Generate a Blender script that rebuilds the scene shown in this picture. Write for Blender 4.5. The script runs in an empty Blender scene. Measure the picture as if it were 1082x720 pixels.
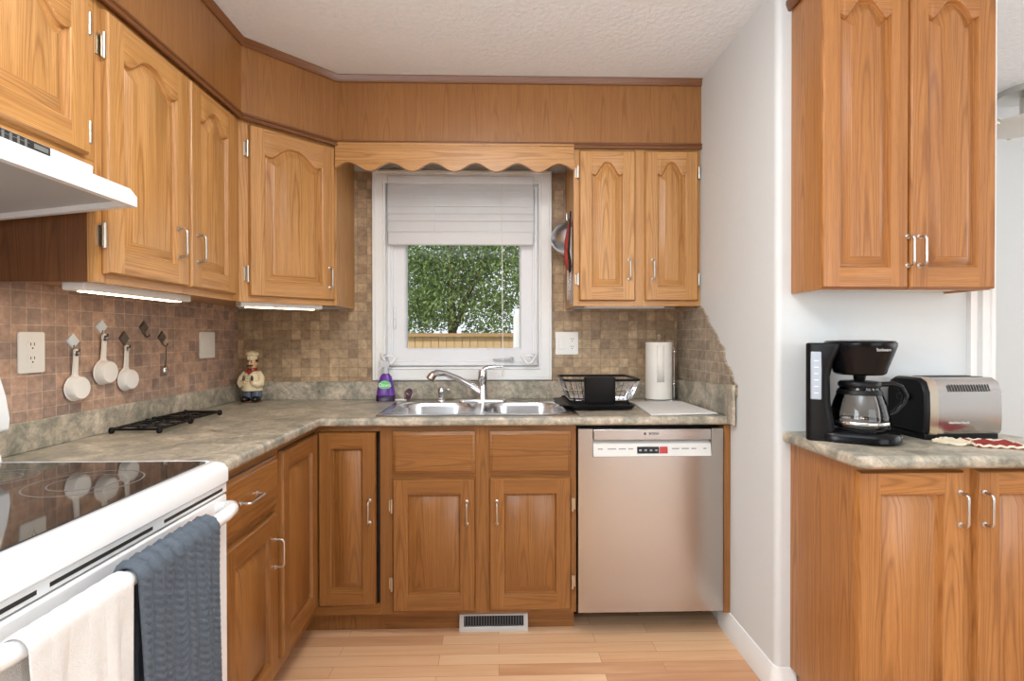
import bpy, math, random
import numpy as np
from mathutils import Vector, Matrix
random.seed(7)
PI = math.pi
S = bpy.context.scene
COL = S.collection

# ------------------------------------------------------------------ camera
CAM_D, CAM_Z, YAW, PITCH, ROLL, FPX = 2.7629, 1.2373, -.0257, -.0066, .0012, 553.357
def cam_rows():
    c, s = math.cos(YAW), math.sin(YAW); A = np.array([[c, s, 0], [-s, c, 0], [0, 0, 1]])
    c, s = math.cos(PITCH), math.sin(PITCH); B = np.array([[1, 0, 0], [0, c, s], [0, -s, c]])
    c, s = math.cos(ROLL), math.sin(ROLL); C = np.array([[c, 0, -s], [0, 1, 0], [s, 0, c]])
    return C @ B @ A
Rw = cam_rows()
cd = bpy.data.cameras.new('camera'); cam = bpy.data.objects.new('camera', cd); COL.objects.link(cam)
cd.sensor_width = 36; cd.sensor_fit = 'HORIZONTAL'; cd.lens = 36 * FPX / 1082; cd.clip_start = .02
M4 = Matrix.Identity(4)
for i in range(3):
    M4[i][0] = Rw[0][i]; M4[i][1] = Rw[2][i]; M4[i][2] = -Rw[1][i]
M4[0][3], M4[1][3], M4[2][3] = 0, -CAM_D, CAM_Z
cam.matrix_world = M4
S.camera = cam

# ------------------------------------------------------------------ world, lamps, exposure
W = bpy.data.worlds.new('sky'); S.world = W; W.use_nodes = True
bg = W.node_tree.nodes['Background']; bg.inputs[0].default_value = (.86, .93, 1, 1); bg.inputs[1].default_value = 1.35
S.view_settings.view_transform = 'Standard'; S.view_settings.look = 'None'
S.view_settings.gamma = 1; S.view_settings.use_curve_mapping = False
S.view_settings.exposure = -.1

def area(name, loc, rot, sx, sy, power, col):
    l = bpy.data.lights.new(name, 'AREA'); l.shape = 'RECTANGLE'; l.size = sx; l.size_y = sy
    l.energy = power; l.color = col
    o = bpy.data.objects.new(name, l); COL.objects.link(o); o.location = loc; o.rotation_euler = rot
    return o
# added unseen fill lights: behind the camera, overhead and in the next room
area('rear_fill', (2.5, -5.2, 1.35), (PI/2, 0, 0), 2.6, 2.0, 62, (.88, .95, 1))  # added unseen fill in front of the closed rear wall, no window there
area('side_fill', (-1.33, -3.7, 1.5), (PI/2, 0, -PI/2), 1.5, 1.3, 58, (.88, .95, 1))  # added unseen fill, brightens the right wall and cabinet sides
area('overhead_fill', (-.1, -1.75, 2.40), (0, 0, 0), .5, .5, 20, (1, .97, .92))  # added unseen fill just below the ceiling, no fixture is built
area('ceiling_fill', (.15, -3.0, 1.75), (PI, 0, 0), .5, .5, 56, (.83, .925, 1))  # added unseen fill aimed upward to brighten the ceiling and even the light
area('next_room_fill', (4.3, -1.6, 1.5), (PI/2, 0, PI/2), 2.2, 1.8, 30, (.92, .97, 1))  # added unseen fill for the next room, its side wall has no opening
sn = bpy.data.lights.new('sun', 'SUN'); sn.energy = 3.2; sn.angle = .02; sn.color = (1, .95, .86)
so = bpy.data.objects.new('sun', sn); COL.objects.link(so)
so.rotation_euler = Vector((.35, .55, -.75)).to_track_quat('-Z', 'Y').to_euler()

# ------------------------------------------------------------------ room constants
XL, XR, H = -1.361, .954, 2.446
ZC = .912            # worktop
ZU, ZS = 1.383, 2.133
WY = -.989           # wall facing the camera on the right
def srgb(r, g, b):
    f = lambda c: (c/255/12.92) if c/255 <= .04045 else ((c/255+.055)/1.055)**2.4
    return (f(r), f(g), f(b), 1)

# ------------------------------------------------------------------ materials
def nmat(name):
    m = bpy.data.materials.new(name); m.use_nodes = True
    nt = m.node_tree; return m, nt, nt.nodes['Principled BSDF']
def nd(nt, t, **kw):
    n = nt.nodes.new(t)
    for k, v in kw.items():
        if k.startswith('i_'):
            key = k[2:]; key = int(key) if key.isdigit() else key
            n.inputs[key].default_value = v
        else: setattr(n, k, v)
    return n
def plain(name, col, rough=.5, metal=0, coat=0, noise=.0, nscale=30, bump=0, bscale=200, trans=0, ior=1.5, spec=None, alpha=None):
    m, nt, p = nmat(name)
    p.inputs['Base Color'].default_value = col; p.inputs['Roughness'].default_value = rough
    p.inputs['Metallic'].default_value = metal; p.inputs['Coat Weight'].default_value = coat
    p.inputs['Transmission Weight'].default_value = trans; p.inputs['IOR'].default_value = ior
    tc = nd(nt, 'ShaderNodeTexCoord')
    n = nd(nt, 'ShaderNodeTexNoise', i_Scale=nscale, i_Detail=3.0)
    nt.links.new(tc.outputs['Object'], n.inputs['Vector'])
    if spec is not None: p.inputs['Specular IOR Level'].default_value = spec
    k = max(noise, .015)
    mx = nd(nt, 'ShaderNodeMix', data_type='RGBA')
    mx.inputs[6].default_value = tuple(min(1, c*(1-k)) for c in col[:3]) + (1,)
    mx.inputs[7].default_value = tuple(min(1, c*(1+k)) for c in col[:3]) + (1,)
    nt.links.new(n.outputs['Fac'], mx.inputs[0]); nt.links.new(mx.outputs[2], p.inputs['Base Color'])
    if bump:
        b = nd(nt, 'ShaderNodeTexNoise', i_Scale=bscale, i_Detail=4.0)
        nt.links.new(tc.outputs['Object'], b.inputs['Vector'])
        bp = nd(nt, 'ShaderNodeBump', i_Strength=bump, i_Distance=.004)
        nt.links.new(b.outputs['Fac'], bp.inputs['Height']); nt.links.new(bp.outputs[0], p.inputs['Normal'])
    return m
def oak(name, light, dark, pore, rough=.34, vs=1.0):
    m, nt, p = nmat(name); L = nt.links.new
    uv = nd(nt, 'ShaderNodeUVMap'); oi = nd(nt, 'ShaderNodeObjectInfo')
    off = nd(nt, 'ShaderNodeVectorMath', operation='SCALE'); off.inputs[0].default_value = (3.1, 1.7, 2.3)
    L(oi.outputs['Random'], off.inputs['Scale'])
    ad = nd(nt, 'ShaderNodeVectorMath', operation='ADD'); L(uv.outputs[0], ad.inputs[0]); L(off.outputs[0], ad.inputs[1])
    def scaled(sx, sy):
        v = nd(nt, 'ShaderNodeVectorMath', operation='MULTIPLY'); v.inputs[1].default_value = (sx, sy, 1)
        L(ad.outputs[0], v.inputs[0]); return v.outputs[0]
    n1 = nd(nt, 'ShaderNodeTexNoise', i_Scale=1.0, i_Detail=6.0, i_Roughness=.65); L(scaled(2.2, 85*vs), n1.inputs['Vector'])
    nw = nd(nt, 'ShaderNodeTexNoise', i_Scale=1.0, i_Detail=3.0); L(scaled(2.2, 9), nw.inputs['Vector'])
    def M(op, a, b=None, c=None):
        n = nd(nt, 'ShaderNodeMath', operation=op)
        for k, v in enumerate((a, b, c)):
            if v is None: continue
            if isinstance(v, (int, float)): n.inputs[k].default_value = v
            else: L(v, n.inputs[k])
        return n.outputs[0]
    sx = nd(nt, 'ShaderNodeSeparateXYZ'); L(ad.outputs[0], sx.inputs[0])
    vv = M('MULTIPLY', sx.outputs[1], 8.3); fl = M('FLOOR', vv); fr = M('SUBTRACT', M('SUBTRACT', vv, fl), .5)
    wn = nd(nt, 'ShaderNodeTexWhiteNoise', noise_dimensions='1D'); L(fl, wn.inputs['W'])
    frc = M('ADD', fr, M('MULTIPLY', M('SUBTRACT', wn.outputs['Value'], .5), .5))
    ph = M('ADD', M('MULTIPLY', sx.outputs[0], M('MULTIPLY_ADD', wn.outputs['Value'], 5.0, 1.0)), M('MULTIPLY', M('MULTIPLY', frc, frc), 30.0))
    ph = M('ADD', ph, M('MULTIPLY', nw.outputs['Fac'], 3.2))
    ring = M('MULTIPLY_ADD', M('SINE', M('MULTIPLY', ph, 6.2832)), .5, .5)
    ring = M('POWER', ring, 3.5)
    ma_ = M('MULTIPLY_ADD', n1.outputs['Fac'], .85, M('MULTIPLY', ring, -.27))
    ma_ = M('ADD', ma_, M('MULTIPLY', wn.outputs['Value'], .16))
    n2 = nd(nt, 'ShaderNodeTexNoise', i_Scale=1.0, i_Detail=2.0); L(scaled(14, 520), n2.inputs['Vector'])
    cr = nd(nt, 'ShaderNodeValToRGB'); cr.color_ramp.elements[0].position = .12; cr.color_ramp.elements[1].position = .62
    cr.color_ramp.elements[0].color = dark; cr.color_ramp.elements[1].color = light
    L(ma_, cr.inputs[0])
    pr = nd(nt, 'ShaderNodeMapRange'); pr.inputs['From Min'].default_value = .54; pr.inputs['From Max'].default_value = .72
    pr.inputs['To Max'].default_value = .38; L(n2.outputs['Fac'], pr.inputs['Value'])
    mx = nd(nt, 'ShaderNodeMix', data_type='RGBA'); L(pr.outputs[0], mx.inputs[0]); L(cr.outputs[0], mx.inputs[6]); mx.inputs[7].default_value = pore
    L(mx.outputs[2], p.inputs['Base Color'])
    p.inputs['Roughness'].default_value = rough; p.inputs['Coat Weight'].default_value = .15; p.inputs['Coat Roughness'].default_value = .25
    b = nd(nt, 'ShaderNodeBump', i_Strength=.12, i_Distance=.002); L(n2.outputs['Fac'], b.inputs['Height']); L(b.outputs[0], p.inputs['Normal'])
    return m
def tile_mat(name, c1, c2, cg, size=.049, mott=(.6, 1.25)):
    m, nt, p = nmat(name); L = nt.links.new
    uv = nd(nt, 'ShaderNodeUVMap')
    br = nd(nt, 'ShaderNodeTexBrick', offset=0.0, squash=1.0, i_Scale=1.0)
    br.inputs['Brick Width'].default_value = size; br.inputs['Row Height'].default_value = size
    br.inputs['Mortar Size'].default_value = .0016; br.inputs['Mortar Smooth'].default_value = .25; br.inputs['Bias'].default_value = 0
    br.inputs['Color1'].default_value = c1; br.inputs['Color2'].default_value = c2; br.inputs['Mortar'].default_value = cg
    L(uv.outputs[0], br.inputs['Vector'])
    n = nd(nt, 'ShaderNodeTexNoise', i_Scale=38.0, i_Detail=6.0, i_Roughness=.68); L(uv.outputs[0], n.inputs['Vector'])
    n2 = nd(nt, 'ShaderNodeTexNoise', i_Scale=7.0, i_Detail=2.0); L(uv.outputs[0], n2.inputs['Vector'])
    r = nd(nt, 'ShaderNodeMapRange'); r.inputs['From Min'].default_value = .3; r.inputs['From Max'].default_value = .72
    r.inputs['To Min'].default_value = mott[0]; r.inputs['To Max'].default_value = mott[1]; L(n.outputs['Fac'], r.inputs['Value'])
    r2 = nd(nt, 'ShaderNodeMapRange'); r2.inputs['From Min'].default_value = .35; r2.inputs['From Max'].default_value = .65
    r2.inputs['To Min'].default_value = .85; r2.inputs['To Max'].default_value = 1.12; L(n2.outputs['Fac'], r2.inputs['Value'])
    mu = nd(nt, 'ShaderNodeMath', operation='MULTIPLY'); L(r.outputs[0], mu.inputs[0]); L(r2.outputs[0], mu.inputs[1])
    vs = nd(nt, 'ShaderNodeVectorMath', operation='SCALE'); L(br.outputs['Color'], vs.inputs[0]); L(mu.outputs[0], vs.inputs['Scale'])
    L(vs.outputs[0], p.inputs['Base Color']); p.inputs['Roughness'].default_value = .48
    hm = nd(nt, 'ShaderNodeMath', operation='MULTIPLY_ADD', i_1=.35); L(n.outputs['Fac'], hm.inputs[0])
    iv = nd(nt, 'ShaderNodeMath', operation='SUBTRACT', i_0=1.0); L(br.outputs['Fac'], iv.inputs[1]); L(iv.outputs[0], hm.inputs[2])
    b = nd(nt, 'ShaderNodeBump', i_Strength=.5, i_Distance=.003); L(hm.outputs[0], b.inputs['Height']); L(b.outputs[0], p.inputs['Normal'])
    return m
def stone_mat(name):
    m, nt, p = nmat(name); L = nt.links.new
    tc = nd(nt, 'ShaderNodeTexCoord')
    n = nd(nt, 'ShaderNodeTexNoise', i_Scale=9.0, i_Detail=7.0, i_Roughness=.7, i_Distortion=.8); L(tc.outputs['Object'], n.inputs['Vector'])
    n2 = nd(nt, 'ShaderNodeTexNoise', i_Scale=60.0, i_Detail=4.0, i_Roughness=.7); L(tc.outputs['Object'], n2.inputs['Vector'])
    cr = nd(nt, 'ShaderNodeValToRGB'); e = cr.color_ramp.elements
    e[0].position = .28; e[0].color = srgb(106, 104, 92); e[1].position = .72; e[1].color = srgb(214, 202, 184)
    k = e.new(.45); k.color = srgb(150, 145, 130); k = e.new(.56); k.color = srgb(182, 171, 153)
    L(n.outputs['Fac'], cr.inputs[0])
    r = nd(nt, 'ShaderNodeMapRange'); r.inputs['From Min'].default_value = .3; r.inputs['From Max'].default_value = .7
    r.inputs['To Min'].default_value = .66; r.inputs['To Max'].default_value = 1.26; L(n2.outputs['Fac'], r.inputs['Value'])
    vs = nd(nt, 'ShaderNodeVectorMath', operation='SCALE'); L(cr.outputs[0], vs.inputs[0]); L(r.outputs[0], vs.inputs['Scale'])
    L(vs.outputs[0], p.inputs['Base Color']); p.inputs['Roughness'].default_value = .3
    b = nd(nt, 'ShaderNodeBump', i_Strength=.08, i_Distance=.002); L(n2.outputs['Fac'], b.inputs['Height']); L(b.outputs[0], p.inputs['Normal'])
    return m
def floor_mat(name):
    m, nt, p = nmat(name); L = nt.links.new
    tc = nd(nt, 'ShaderNodeTexCoord')
    br = nd(nt, 'ShaderNodeTexBrick', offset=.37, offset_frequency=2, squash=1.0, i_Scale=1.0)
    br.inputs['Brick Width'].default_value = .62; br.inputs['Row Height'].default_value = .066
    br.inputs['Mortar Size'].default_value = .0009; br.inputs['Mortar Smooth'].default_value = .3
    br.inputs['Color1'].default_value = (0, 0, 0, 1); br.inputs['Color2'].default_value = (1, 1, 1, 1); br.inputs['Mortar'].default_value = (.0, .0, .0, 1)
    L(tc.outputs['Object'], br.inputs['Vector'])
    sp = nd(nt, 'ShaderNodeSeparateColor'); L(br.outputs['Color'], sp.inputs[0])
    of = nd(nt, 'ShaderNodeCombineXYZ'); 
    q = nd(nt, 'ShaderNodeMath', operation='MULTIPLY', i_1=7.3); L(sp.outputs[0], q.inputs[0]); L(q.outputs[0], of.inputs[0]); L(q.outputs[0], of.inputs[2])
    ad = nd(nt, 'ShaderNodeVectorMath', operation='ADD'); L(tc.outputs['Object'], ad.inputs[0]); L(of.outputs[0], ad.inputs[1])
    v = nd(nt, 'ShaderNodeVectorMath', operation='MULTIPLY'); v.inputs[1].default_value = (1.8, 26, 1); L(ad.outputs[0], v.inputs[0])
    n = nd(nt, 'ShaderNodeTexNoise', i_Scale=1.0, i_Detail=5.0, i_Roughness=.6, i_Distortion=.6); L(v.outputs[0], n.inputs['Vector'])
    ma = nd(nt, 'ShaderNodeMath', operation='MULTIPLY_ADD', i_1=.55); L(n.outputs['Fac'], ma.inputs[0])
    q2 = nd(nt, 'ShaderNodeMath', operation='MULTIPLY', i_1=.5); L(sp.outputs[0], q2.inputs[0]); L(q2.outputs[0], ma.inputs[2])
    cr = nd(nt, 'ShaderNodeValToRGB'); e = cr.color_ramp.elements
    e[0].position = .18; e[0].color = srgb(186, 132, 94); e[1].position = .85; e[1].color = srgb(236, 198, 158)
    k = e.new(.5); k.color = srgb(218, 170, 128)
    L(ma.outputs[0], cr.inputs[0])
    mx = nd(nt, 'ShaderNodeMix', data_type='RGBA'); 
    q3 = nd(nt, 'ShaderNodeMath', operation='MULTIPLY', i_1=.45); L(br.outputs['Fac'], q3.inputs[0]); L(q3.outputs[0], mx.inputs[0])
    L(cr.outputs[0], mx.inputs[6]); mx.inputs[7].default_value = srgb(110, 70, 45)
    L(mx.outputs[2], p.inputs['Base Color']); p.inputs['Roughness'].default_value = .36
    return m
def steel_mat(name, col=(.62, .6, .58, 1), rough=.3, axis=0, k=.12, aniso=0):
    m, nt, p = nmat(name); L = nt.links.new
    if aniso:
        tg = nd(nt, 'ShaderNodeTangent', direction_type='RADIAL', axis='Z'); L(tg.outputs[0], p.inputs['Tangent'])
        p.inputs['Anisotropic'].default_value = aniso; p.inputs['Anisotropic Rotation'].default_value = .25
    tc = nd(nt, 'ShaderNodeTexCoord')
    v = nd(nt, 'ShaderNodeVectorMath', operation='MULTIPLY'); v.inputs[1].default_value = (3, 3, 260) if axis == 0 else (260, 260, 2)
    L(tc.outputs['Object'], v.inputs[0])
    n = nd(nt, 'ShaderNodeTexNoise', i_Scale=1.0, i_Detail=3.0); L(v.outputs[0], n.inputs['Vector'])
    r = nd(nt, 'ShaderNodeMapRange'); r.inputs['To Min'].default_value = rough-k/2; r.inputs['To Max'].default_value = rough+k/2; L(n.outputs['Fac'], r.inputs['Value'])
    L(r.outputs[0], p.inputs['Roughness']); p.inputs['Metallic'].default_value = 1; p.inputs['Base Color'].default_value = col
    b = nd(nt, 'ShaderNodeBump', i_Strength=.06, i_Distance=.001); L(n.outputs['Fac'], b.inputs['Height']); L(b.outputs[0], p.inputs['Normal'])
    return m
def glass_mat(name, tint=(1, 1, 1, 1), gloss=.08):
    m = bpy.data.materials.new(name); m.use_nodes = True; nt = m.node_tree; nt.nodes.clear(); L = nt.links.new
    o = nd(nt, 'ShaderNodeOutputMaterial'); t = nd(nt, 'ShaderNodeBsdfTransparent'); t.inputs[0].default_value = tint
    g = nd(nt, 'ShaderNodeBsdfGlossy'); g.inputs['Roughness'].default_value = .02
    f = nd(nt, 'ShaderNodeFresnel', i_IOR=1.45); mx = nd(nt, 'ShaderNodeMixShader')
    L(f.outputs[0], mx.inputs[0]); L(t.outputs[0], mx.inputs[1]); L(g.outputs[0], mx.inputs[2]); L(mx.outputs[0], o.inputs[0])
    return m
def emit(name, col, st):
    m, nt, p = nmat(name); p.inputs['Base Color'].default_value = (.9, .88, .84, 1)
    p.inputs['Emission Color'].default_value = col; p.inputs['Emission Strength'].default_value = st
    return m
def leaf_mat(name):
    m, nt, p = nmat(name); L = nt.links.new
    tc = nd(nt, 'ShaderNodeTexCoord'); n = nd(nt, 'ShaderNodeTexNoise', i_Scale=6.0, i_Detail=6.0, i_Roughness=.8); L(tc.outputs['Object'], n.inputs['Vector'])
    cr = nd(nt, 'ShaderNodeValToRGB'); e = cr.color_ramp.elements
    e[0].position = .32; e[0].color = srgb(64, 88, 46); e[1].position = .7; e[1].color = srgb(172, 190, 120); k = e.new(.5); k.color = srgb(116, 142, 78)
    L(n.outputs['Fac'], cr.inputs[0]); L(cr.outputs[0], p.inputs['Base Color']); p.inputs['Roughness'].default_value = .6
    return m

OAK = oak('honey_oak', srgb(203, 152, 92), srgb(158, 107, 55), srgb(120, 78, 38))
OAKB = oak('shaded_oak', srgb(154, 102, 51), srgb(118, 74, 33), srgb(92, 55, 25))  # oak darkened: the weaker light on the lower cabinets is in the colour
OAKR = oak('amber_oak', srgb(182, 124, 68), srgb(142, 89, 43), srgb(110, 66, 31))
OAKS = oak('oak_veneer', srgb(160, 111, 61), srgb(138, 90, 46), srgb(114, 70, 35), vs=.8)
OAKT = oak('oak_moulding', srgb(132, 84, 46), srgb(104, 62, 32), srgb(76, 44, 22))
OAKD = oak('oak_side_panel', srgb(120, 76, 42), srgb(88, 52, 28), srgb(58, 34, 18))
DARK = plain('dark_interior', srgb(38, 26, 18), .8)
WALL = plain('grey_white_paint', srgb(214, 217, 217), .55, bump=.06, bscale=140)
CEIL = plain('stippled_ceiling', srgb(234, 239, 244), .85, noise=.05, nscale=75, bump=1.0, bscale=55)
TRIMW = plain('white_trim_paint', srgb(236, 236, 234), .32)
VINYL = plain('white_vinyl', srgb(232, 233, 235), .35)
TILEL = tile_mat('brown_tile_left', srgb(204, 167, 144), srgb(160, 136, 124), srgb(206, 182, 160), mott=(.62, 1.22))
TILEB = tile_mat('brown_tile_back', srgb(200, 172, 136), srgb(158, 132, 104), srgb(150, 130, 104), mott=(.62, 1.22))
TILER = tile_mat('grey_tile_right', srgb(176, 160, 140), srgb(150, 136, 118), srgb(196, 186, 170))
STONE = stone_mat('green_grey_laminate')
FLOOR = floor_mat('laminate_floor')
ENAM = plain('white_enamel', srgb(240, 240, 240), .18, coat=.4)
ENAM2 = plain('hood_white', srgb(234, 236, 238), .3)
HOODIN = plain('hood_grey_filter', srgb(178, 180, 182), .45)
BLACKG = plain('black_ceramic_glass', srgb(18, 16, 16), .06, coat=.5)
BLACK = plain('black_plastic', srgb(12, 12, 14), .4, spec=.25)
BLACKS = plain('glossy_black_plastic', srgb(12, 12, 15), .2, spec=.22)
RING = plain('burner_ring_print', srgb(112, 108, 106), .4)
STEEL = steel_mat('brushed_steel', (.49, .455, .425, 1), .26, 0, .06, .6)
STEELT = steel_mat('toaster_steel', (.56, .54, .53, 1), .24, 0)
SINKM = steel_mat('sink_steel', (.68, .69, .71, 1), .24, 0)
CHROME = plain('chrome', (.75, .76, .78, 1), .08, metal=1)
NICKEL = plain('satin_nickel', (.60, .58, .55, 1), .3, metal=1)
HINGE = plain('hinge_metal', (.66, .62, .54, 1), .28, metal=1)
emit_red = plain('red_display', srgb(176, 40, 36), .3)
PANELW = plain('dishwasher_panel_grey', srgb(218, 218, 214), .35)
PLATE = plain('white_switch_plate', srgb(238, 236, 230), .35)
SLOT = plain('slot_dark', srgb(40, 38, 36), .6)
WHITEP = plain('white_plastic', srgb(240, 237, 232), .35)
WINGLASS = glass_mat('window_glass')
CARAFE = glass_mat('carafe_glass', (.86, .84, .82, 1))
CLEARP = glass_mat('clear_plastic', (.9, .92, .96, 1))
HOOKL = plain('pale_hook', srgb(214, 222, 228), .2)
HOOKD = plain('dull_hook', srgb(120, 112, 106), .3, metal=.7)
TOWB = plain('blue_grey_towel', srgb(88, 97, 107), .95, noise=.25, nscale=120, bump=.6, bscale=500)
TOWW = plain('white_towel', srgb(228, 226, 222), .95, noise=.05, nscale=120, bump=.5, bscale=500)
PAPER = plain('paper_towel', srgb(238, 234, 226), .9, bump=.25, bscale=180)
MATW = plain('white_mat', srgb(222, 220, 216), .9, noise=.08, nscale=60, bump=.4, bscale=160)
BULB = emit('lit_tube', (1, .76, .46, 1), 16)
PURPLE = plain('purple_bottle', srgb(98, 48, 150), .18, noise=.2, nscale=40)
GREENL = plain('green_label', srgb(120, 205, 130), .4)
LEAF = leaf_mat('leaves')
BARK = plain('bark', srgb(78, 66, 52), .9, noise=.3)
FENCE = plain('cedar_fence', srgb(206, 170, 126), .8, noise=.18, nscale=14)
FENCE2 = plain('cedar_fence_rail', srgb(176, 138, 96), .8, noise=.18, nscale=14)
GRASS = plain('lawn', srgb(96, 124, 60), .9, noise=.3, nscale=20)

# ------------------------------------------------------------------ mesh tools
class MB:
    def __init__(s): s.v = []; s.f = []; s.uv = []; s.m = []
    def face(s, pts, grain='z', m=0, off=(0, 0)):
        b = len(s.v); s.v += [tuple(p) for p in pts]
        s.f.append(tuple(range(b, b+len(pts)))); s.m.append(m)
        n = Vector((0, 0, 0)); P = [Vector(p) for p in pts]
        for i in range(len(P)):
            a, c = P[i], P[(i+1) % len(P)]
            n += Vector(((a.y-c.y)*(a.z+c.z), (a.z-c.z)*(a.x+c.x), (a.x-c.x)*(a.y+c.y)))
        g = 'xyz'.index(grain); n = [abs(c) for c in n]
        o = [k for k in range(3) if k != g]
        if n[g] == max(n) and sum(n) > 0: g, w = o[0], o[1]
        else: w = o[0] if n[o[0]] < n[o[1]] else o[1]
        s.uv.append([(p[g]+off[0], p[w]+off[1]) for p in P])
    def idx(s, faces, pts, grain='z', m=0, off=(0, 0)):
        for f in faces: s.face([pts[i] for i in f], grain, m, off)
    def box(s, x0, x1, y0, y1, z0, z1, grain='z', m=0, rnd=True):
        off = (random.random()*9, random.random()*9) if rnd else (0, 0)
        p = [(x, y, z) for z in (z0, z1) for y in (y0, y1) for x in (x0, x1)]
        s.idx([(0, 2, 3, 1), (4, 5, 7, 6), (0, 1, 5, 4), (2, 6, 7, 3), (0, 4, 6, 2), (1, 3, 7, 5)], p, grain, m, off)
        return s
    def loft(s, rings, m=0, cap0=True, cap1=True, closed=True, grain='z', off=(0, 0)):
        n = len(rings[0])
        for a, b in zip(rings[:-1], rings[1:]):
            for i in range(n if closed else n-1):
                j = (i+1) % n; s.face([a[i], a[j], b[j], b[i]], grain, m, off)
        if cap0: s.face(list(reversed(rings[0])), grain, m, off)
        if cap1: s.face(rings[-1], grain, m, off)
        return s
    def lathe(s, prof, c=(0, 0, 0), axis='z', seg=24, m=0, cap=True, sy=1.0):
        rings = []
        for r, h in prof:
            ring = []
            for k in range(seg):
                a = 2*PI*k/seg; u, v = r*math.cos(a), r*math.sin(a)*sy
                q = {'z': (u, v, h), 'x': (h, u, v), 'y': (v, h, u)}[axis]
                ring.append((c[0]+q[0], c[1]+q[1], c[2]+q[2]))
            rings.append(ring)
        return s.loft(rings, m, cap, cap)
    def tube(s, path, r, seg=10, m=0, cap=True, closed=False):
        P = [Vector(p) for p in path]; n = len(P); R = r if isinstance(r, (list, tuple)) else [r]*n
        rings = []; up = None
        for i in range(n):
            if closed: t = (P[(i+1) % n]-P[i-1])
            else: t = P[min(i+1, n-1)]-P[max(i-1, 0)]
            t.normalize()
            if up is None:
                up = Vector((0, 0, 1)) if abs(t.z) < .9 else Vector((1, 0, 0))
            sd = t.cross(up)
            if sd.length < 1e-6: sd = t.cross(Vector((0, 1, 0)))
            sd.normalize(); up = sd.cross(t).normalized()
            rings.append([tuple(P[i]+(sd*math.cos(2*PI*k/seg)+up*math.sin(2*PI*k/seg))*R[i]) for k in range(seg)])
        if closed: rings.append(rings[0]); cap = False
        return s.loft(rings, m, cap, cap)
    def ell(s, c, rx, ry, rz, m=0, seg=20, st=12):
        prof = [(math.sin(PI*k/st), -math.cos(PI*k/st)) for k in range(st+1)]
        rings = [[(c[0]+rx*max(r, .002)*math.cos(2*PI*i/seg), c[1]+ry*max(r, .002)*math.sin(2*PI*i/seg), c[2]+rz*h) for i in range(seg)] for r, h in prof]
        return s.loft(rings, m)
    def prism(s, poly, axis, a, b, m=0, grain='z', off=(0, 0)):
        def q(p, t): return {'x': (t, p[0], p[1]), 'y': (p[0], t, p[1]), 'z': (p[0], p[1], t)}[axis]
        return s.loft([[q(p, a) for p in poly], [q(p, b) for p in poly]], m, grain=grain, off=off)
    def build(s, name, mats, parent=None, bevel=0, angle=40, loc=None, rot=None, seg=2):
        o3 = Vector((0, 0, 0))
        if loc is not None: o3 = Vector(loc)
        elif parent is not None and rot is None: o3 = Vector((0, 0, 0))
        me = bpy.data.meshes.new(name)
        # weld
        key = {}; vv = []; mp = []
        for p in s.v:
            k = (round(p[0], 6), round(p[1], 6), round(p[2], 6))
            if k not in key: key[k] = len(vv); vv.append(p)
            mp.append(key[k])
        F = []; U = []; MI = []
        for f, u, mi in zip(s.f, s.uv, s.m):
            g = [mp[i] for i in f]; gg = []; uu = []
            for i, a in enumerate(g):
                if a != g[i-1]: gg.append(a); uu.append(u[i])
            if len(set(gg)) >= 3 and len(set(gg)) == len(gg): F.append(gg); U.append(uu); MI.append(mi)
        me.from_pydata(vv, [], F)
        uvl = me.uv_layers.new(name='UVMap')
        flat = [c for u in U for c in u]
        k = 0
        for poly, mi in zip(me.polygons, MI):
            poly.material_index = mi; poly.use_smooth = True
        for i, c in enumerate(flat): uvl.data[i].uv = c
        for m in (mats if isinstance(mats, (list, tuple)) else [mats]): me.materials.append(m)
        import bmesh
        bm = bmesh.new(); bm.from_mesh(me); bmesh.ops.recalc_face_normals(bm, faces=bm.faces); bm.to_mesh(me); bm.free()
        me.set_sharp_from_angle(angle=math.radians(angle))
        o = bpy.data.objects.new(name, me); COL.objects.link(o)
        if parent is not None: o.parent = parent
        if loc is not None: o.location = loc
        if rot is not None: o.rotation_euler = rot
        if bevel:
            b = o.modifiers.new('bevel', 'BEVEL'); b.width = bevel; b.segments = seg; b.limit_method = 'ANGLE'; b.angle_limit = math.radians(40)
            b.harden_normals = False
        return o
def shift(mb, d):
    mb.v = [(p[0]+d[0], p[1]+d[1], p[2]+d[2]) for p in mb.v]; return mb
def rr(x0, x1, y0, y1, r, n=6):
    pts = []
    for cx, cy, a0 in ((x1-r, y1-r, 0), (x0+r, y1-r, 90), (x0+r, y0+r, 180), (x1-r, y0+r, 270)):
        for k in range(n+1):
            a = math.radians(a0+90*k/n); pts.append((cx+r*math.cos(a), cy+r*math.sin(a)))
    return pts
def sweep(path, prof, flip=1, closed=False):
    """path: plan polyline; prof: [(offset to the left of travel * flip, z)] -> rings along the path"""
    n = len(path); rings = []
    for i in range(n):
        p = Vector(path[i]); 
        d0 = (p-Vector(path[i-1])).normalized() if (i > 0 or closed) else None
        d1 = (Vector(path[(i+1) % n])-p).normalized() if (i < n-1 or closed) else None
        if d0 is None: d0 = d1
        if d1 is None: d1 = d0
        n0 = Vector((-d0.y, d0.x)); n1 = Vector((-d1.y, d1.x)); b = (n0+n1); b = b/(1+n0.dot(n1))
        rings.append([(p.x+b.x*o*flip, p.y+b.y*o*flip, z) for o, z in prof])
    return rings
def picture(mb, x0, x1, z0, z1, prof, m=0):
    """rectangular frame in the xz plane; prof: [(inset, y)]"""
    rings = [[(x0+d, y, z0+d), (x1-d, y, z0+d), (x1-d, y, z1-d), (x0+d, y, z1-d)] for d, y in prof]
    mb.loft(rings, m, False, False); return mb
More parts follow.
